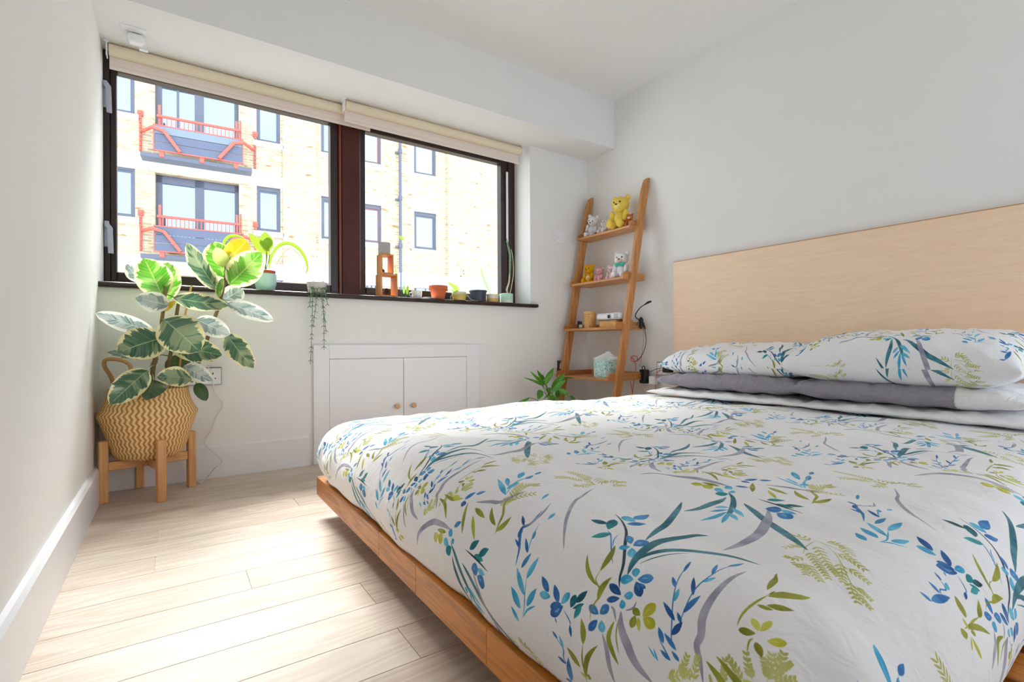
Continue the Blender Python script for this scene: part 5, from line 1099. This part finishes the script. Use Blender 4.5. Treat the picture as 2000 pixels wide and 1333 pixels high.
# terracotta pot
c, r = sill(839, 872.5, 575, 2.955); o = thing('terracotta_pot', 'plain terracotta flowerpot on the sill', 'flowerpot', c); TC = flat('terracotta_clay', (204, 104, 66), .85, noise=.05, nscale=40)
h = .090; m = MB(); m.lathe([(r * .62, 0), (r * .65, .002), (r * .84, h * .68), (r * .98, h * .68), (r, h * .72), (r, h), (r * .9, h), (r * .86, h * .8)], c, 40, (True, False)); obj('pot', m, TC, o, True)
m = MB(); m.lathe([(.001, h * .82), (r * .87, h * .82)], c, 28, (True, False)); obj('soil', m, soil_m, o)
m = MB(); m.tube(smooth_path([np.array(c) + (.004, 0, h * .8), np.array(c) + (.002, 0, h + .012), np.array(c) + (-.004, 0, h + .018)], 4), .001, 6); obj('sprout', m, flat('dry_sprout', (180, 150, 130), .7), o, True)
# orchid in a yellow pot
c, r = sill(884, 909, 580, 2.93); o = thing('orchid', 'small orchid with aerial roots in a mustard and grey pot', 'potted plant', c)
def twotone(name, a, b, zc, soft=.1, zsc=1.):
    t = NT(name); t.b.inputs['Roughness'].default_value = .5; sp = t.n('SeparateXYZ'); t.l(t.n('TexCoord').outputs['Object'], sp.inputs[0])
    nz_ = t.n('TexNoise', Scale=22., Detail=2.); t.l(t.mapping((1, 1, 3)), nz_.inputs['Vector'])
    v = t.math('ADD', t.math('SUBTRACT', sp.outputs[2], zc), t.math('MULTIPLY', t.math('SUBTRACT', nz_.outputs[0], .5), .03)); t.l(t.ramp(t.math('ADD', t.math('MULTIPLY', v, 40.), .5), [(.4, srgb(a)), (.6, srgb(b))]), t.b.inputs['Base Color']); return t.m
pot(o, c, r * .9, r, .056, twotone('mustard_pot', (196, 176, 92), (212, 208, 190), ZS + .040))
ORC = leaf_mat('orchid_leaf', (96, 164, 46), (150, 200, 90), None, .3, .4); y = 2.93
for b, q, w in (((897, 567), (874, 551), .030), ((893, 572), (880, 565), .018), ((896, 568), (880, 574), .010)): add_leaf(o, ORC, P(*b, 'y', y), P(*q, 'y', y - .01), w, bend=.2)
m = MB(); m.tube(smooth_path([P(899, 572, 'y', y), P(901, 555, 'y', y), P(900, 540, 'y', y), P(903, 534, 'y', y), P(906, 529, 'y', y)], 5), .001, 6); fs = obj('flower_spike', m, flat('orchid_spike', (110, 104, 96), .7), o, True)
for q in ((900, 540), (906, 535), (905, 529)): m = MB(); m.ball(P(*q, 'y', y), (.004, .003, .004), 8, 6); obj('bud', m, flat('withered_bud', (120, 110, 110), .8), fs, True)
for pts in ([(886, 574), (880, 580), (882, 588), (886, 582)], [(907, 577), (915, 580), (921, 586), (934, 588)], [(905, 574), (914, 577), (916, 581)], [(902, 571), (908, 566), (915, 561)]):
    m = MB(); m.tube(smooth_path([P(*p, 'y', 2.912) for p in pts], 5), .0014, 6); obj('aerial_root', m, flat('aerial_root_green', (190, 204, 160), .6), o, True)
# dark pot
c, r = sill(918.5, 949, 580, 2.955); o = thing('dark_pot', 'charcoal flowerpot with a flared rim on the sill', 'flowerpot', c); DK = flat('charcoal_glaze', (58, 64, 82), .4)
h = .077; m = MB(); m.lathe([(r * .80, 0), (r * .82, .002), (r * .92, h * .85), (r, h * .88), (r, h), (r * .9, h), (r * .86, h * .8)], c, 40, (True, False)); obj('pot', m, DK, o, True)
m = MB(); m.lathe([(.001, h * .82), (r * .87, h * .82)], c, 28, (True, False)); obj('soil', m, soil_m, o)
# tongue leaf in a cream and ochre cup
c, r = sill(951, 972, 584, 2.945); o = thing('tongue_plant', 'single pale upright leaf in a cream and ochre cup', 'potted plant', c)
pot(o, c, r * .96, r, .057, twotone('ochre_cup', (212, 176, 96), (226, 216, 202), ZS + .026))
lf = strap(o, leaf_mat('pale_tongue_leaf', (150, 176, 152), (190, 210, 186), None, .45, .3, vein=(190, 208, 186)), [(958, 576), (952, 562), (945, 545), (940, 530), (938, 519)], .024, 2.945)
# tall cactus in a mint pot
c, r = sill(978, 1000, 585, 2.935); o = thing('cactus', 'tall thin cactus leaning against the window reveal in a mint pot', 'cactus', c)
pot(o, c, r * .97, r, .065, twotone('mint_pot', (206, 218, 198), (176, 220, 200), ZS + .020))
CC = flat('cactus_green', (126, 160, 132), .6, noise=.15, nscale=60); CW = flat('cactus_woody', (206, 196, 160), .7)
def ribbed(pts, r, mat, nm):
    sp = smooth_path(pts, 8); n = 12; m = MB(); V = []; Fc = []
    for i, p in enumerate(sp):
        k = i / (len(sp) - 1); rr_ = np.interp(k, np.linspace(0, 1, len(r)), r)
        for j in range(n): a = 2 * math.pi * j / n; q = rr_ * (1.18 if j % 3 == 0 else .85) * (1 + .08 * math.sin(i * 1.9)); V.append(p + Vector((math.cos(a) * q, math.sin(a) * q, 0)))
    for i in range(len(sp) - 1):
        for j in range(n): Fc.append((i * n + j, i * n + (j + 1) % n, (i + 1) * n + (j + 1) % n, (i + 1) * n + j))
    Fc.append(tuple(range(n))[::-1]); Fc.append(tuple((len(sp) - 1) * n + j for j in range(n))); m.add(V, Fc); return obj(nm, m, mat, o, True)
y = 2.935
ribbed([P(992, 575, 'y', y), P(990, 566, 'y', y), P(994, 552, 'y', y), P(995.5, 535, 'y', y)], [.006, .0075, .006, .006], CW, 'woody_stem')
ribbed([P(995.5, 536, 'y', y), P(996, 515, 'y', y), P(996, 498, 'y', y), P(993, 484, 'y', y), P(989, 466, 'y', y)], [.0065, .008, .0085, .0075, .003], CC, 'green_stem')
ribbed([P(996, 574, 'y', y + .01), P(1000, 555, 'y', y + .015), P(1003, 530, 'y', y + .02), P(1001, 500, 'y', y + .015), P(998, 487, 'y', y + .01)], [.0028, .0028, .0025, .002], CW, 'thin_stem')
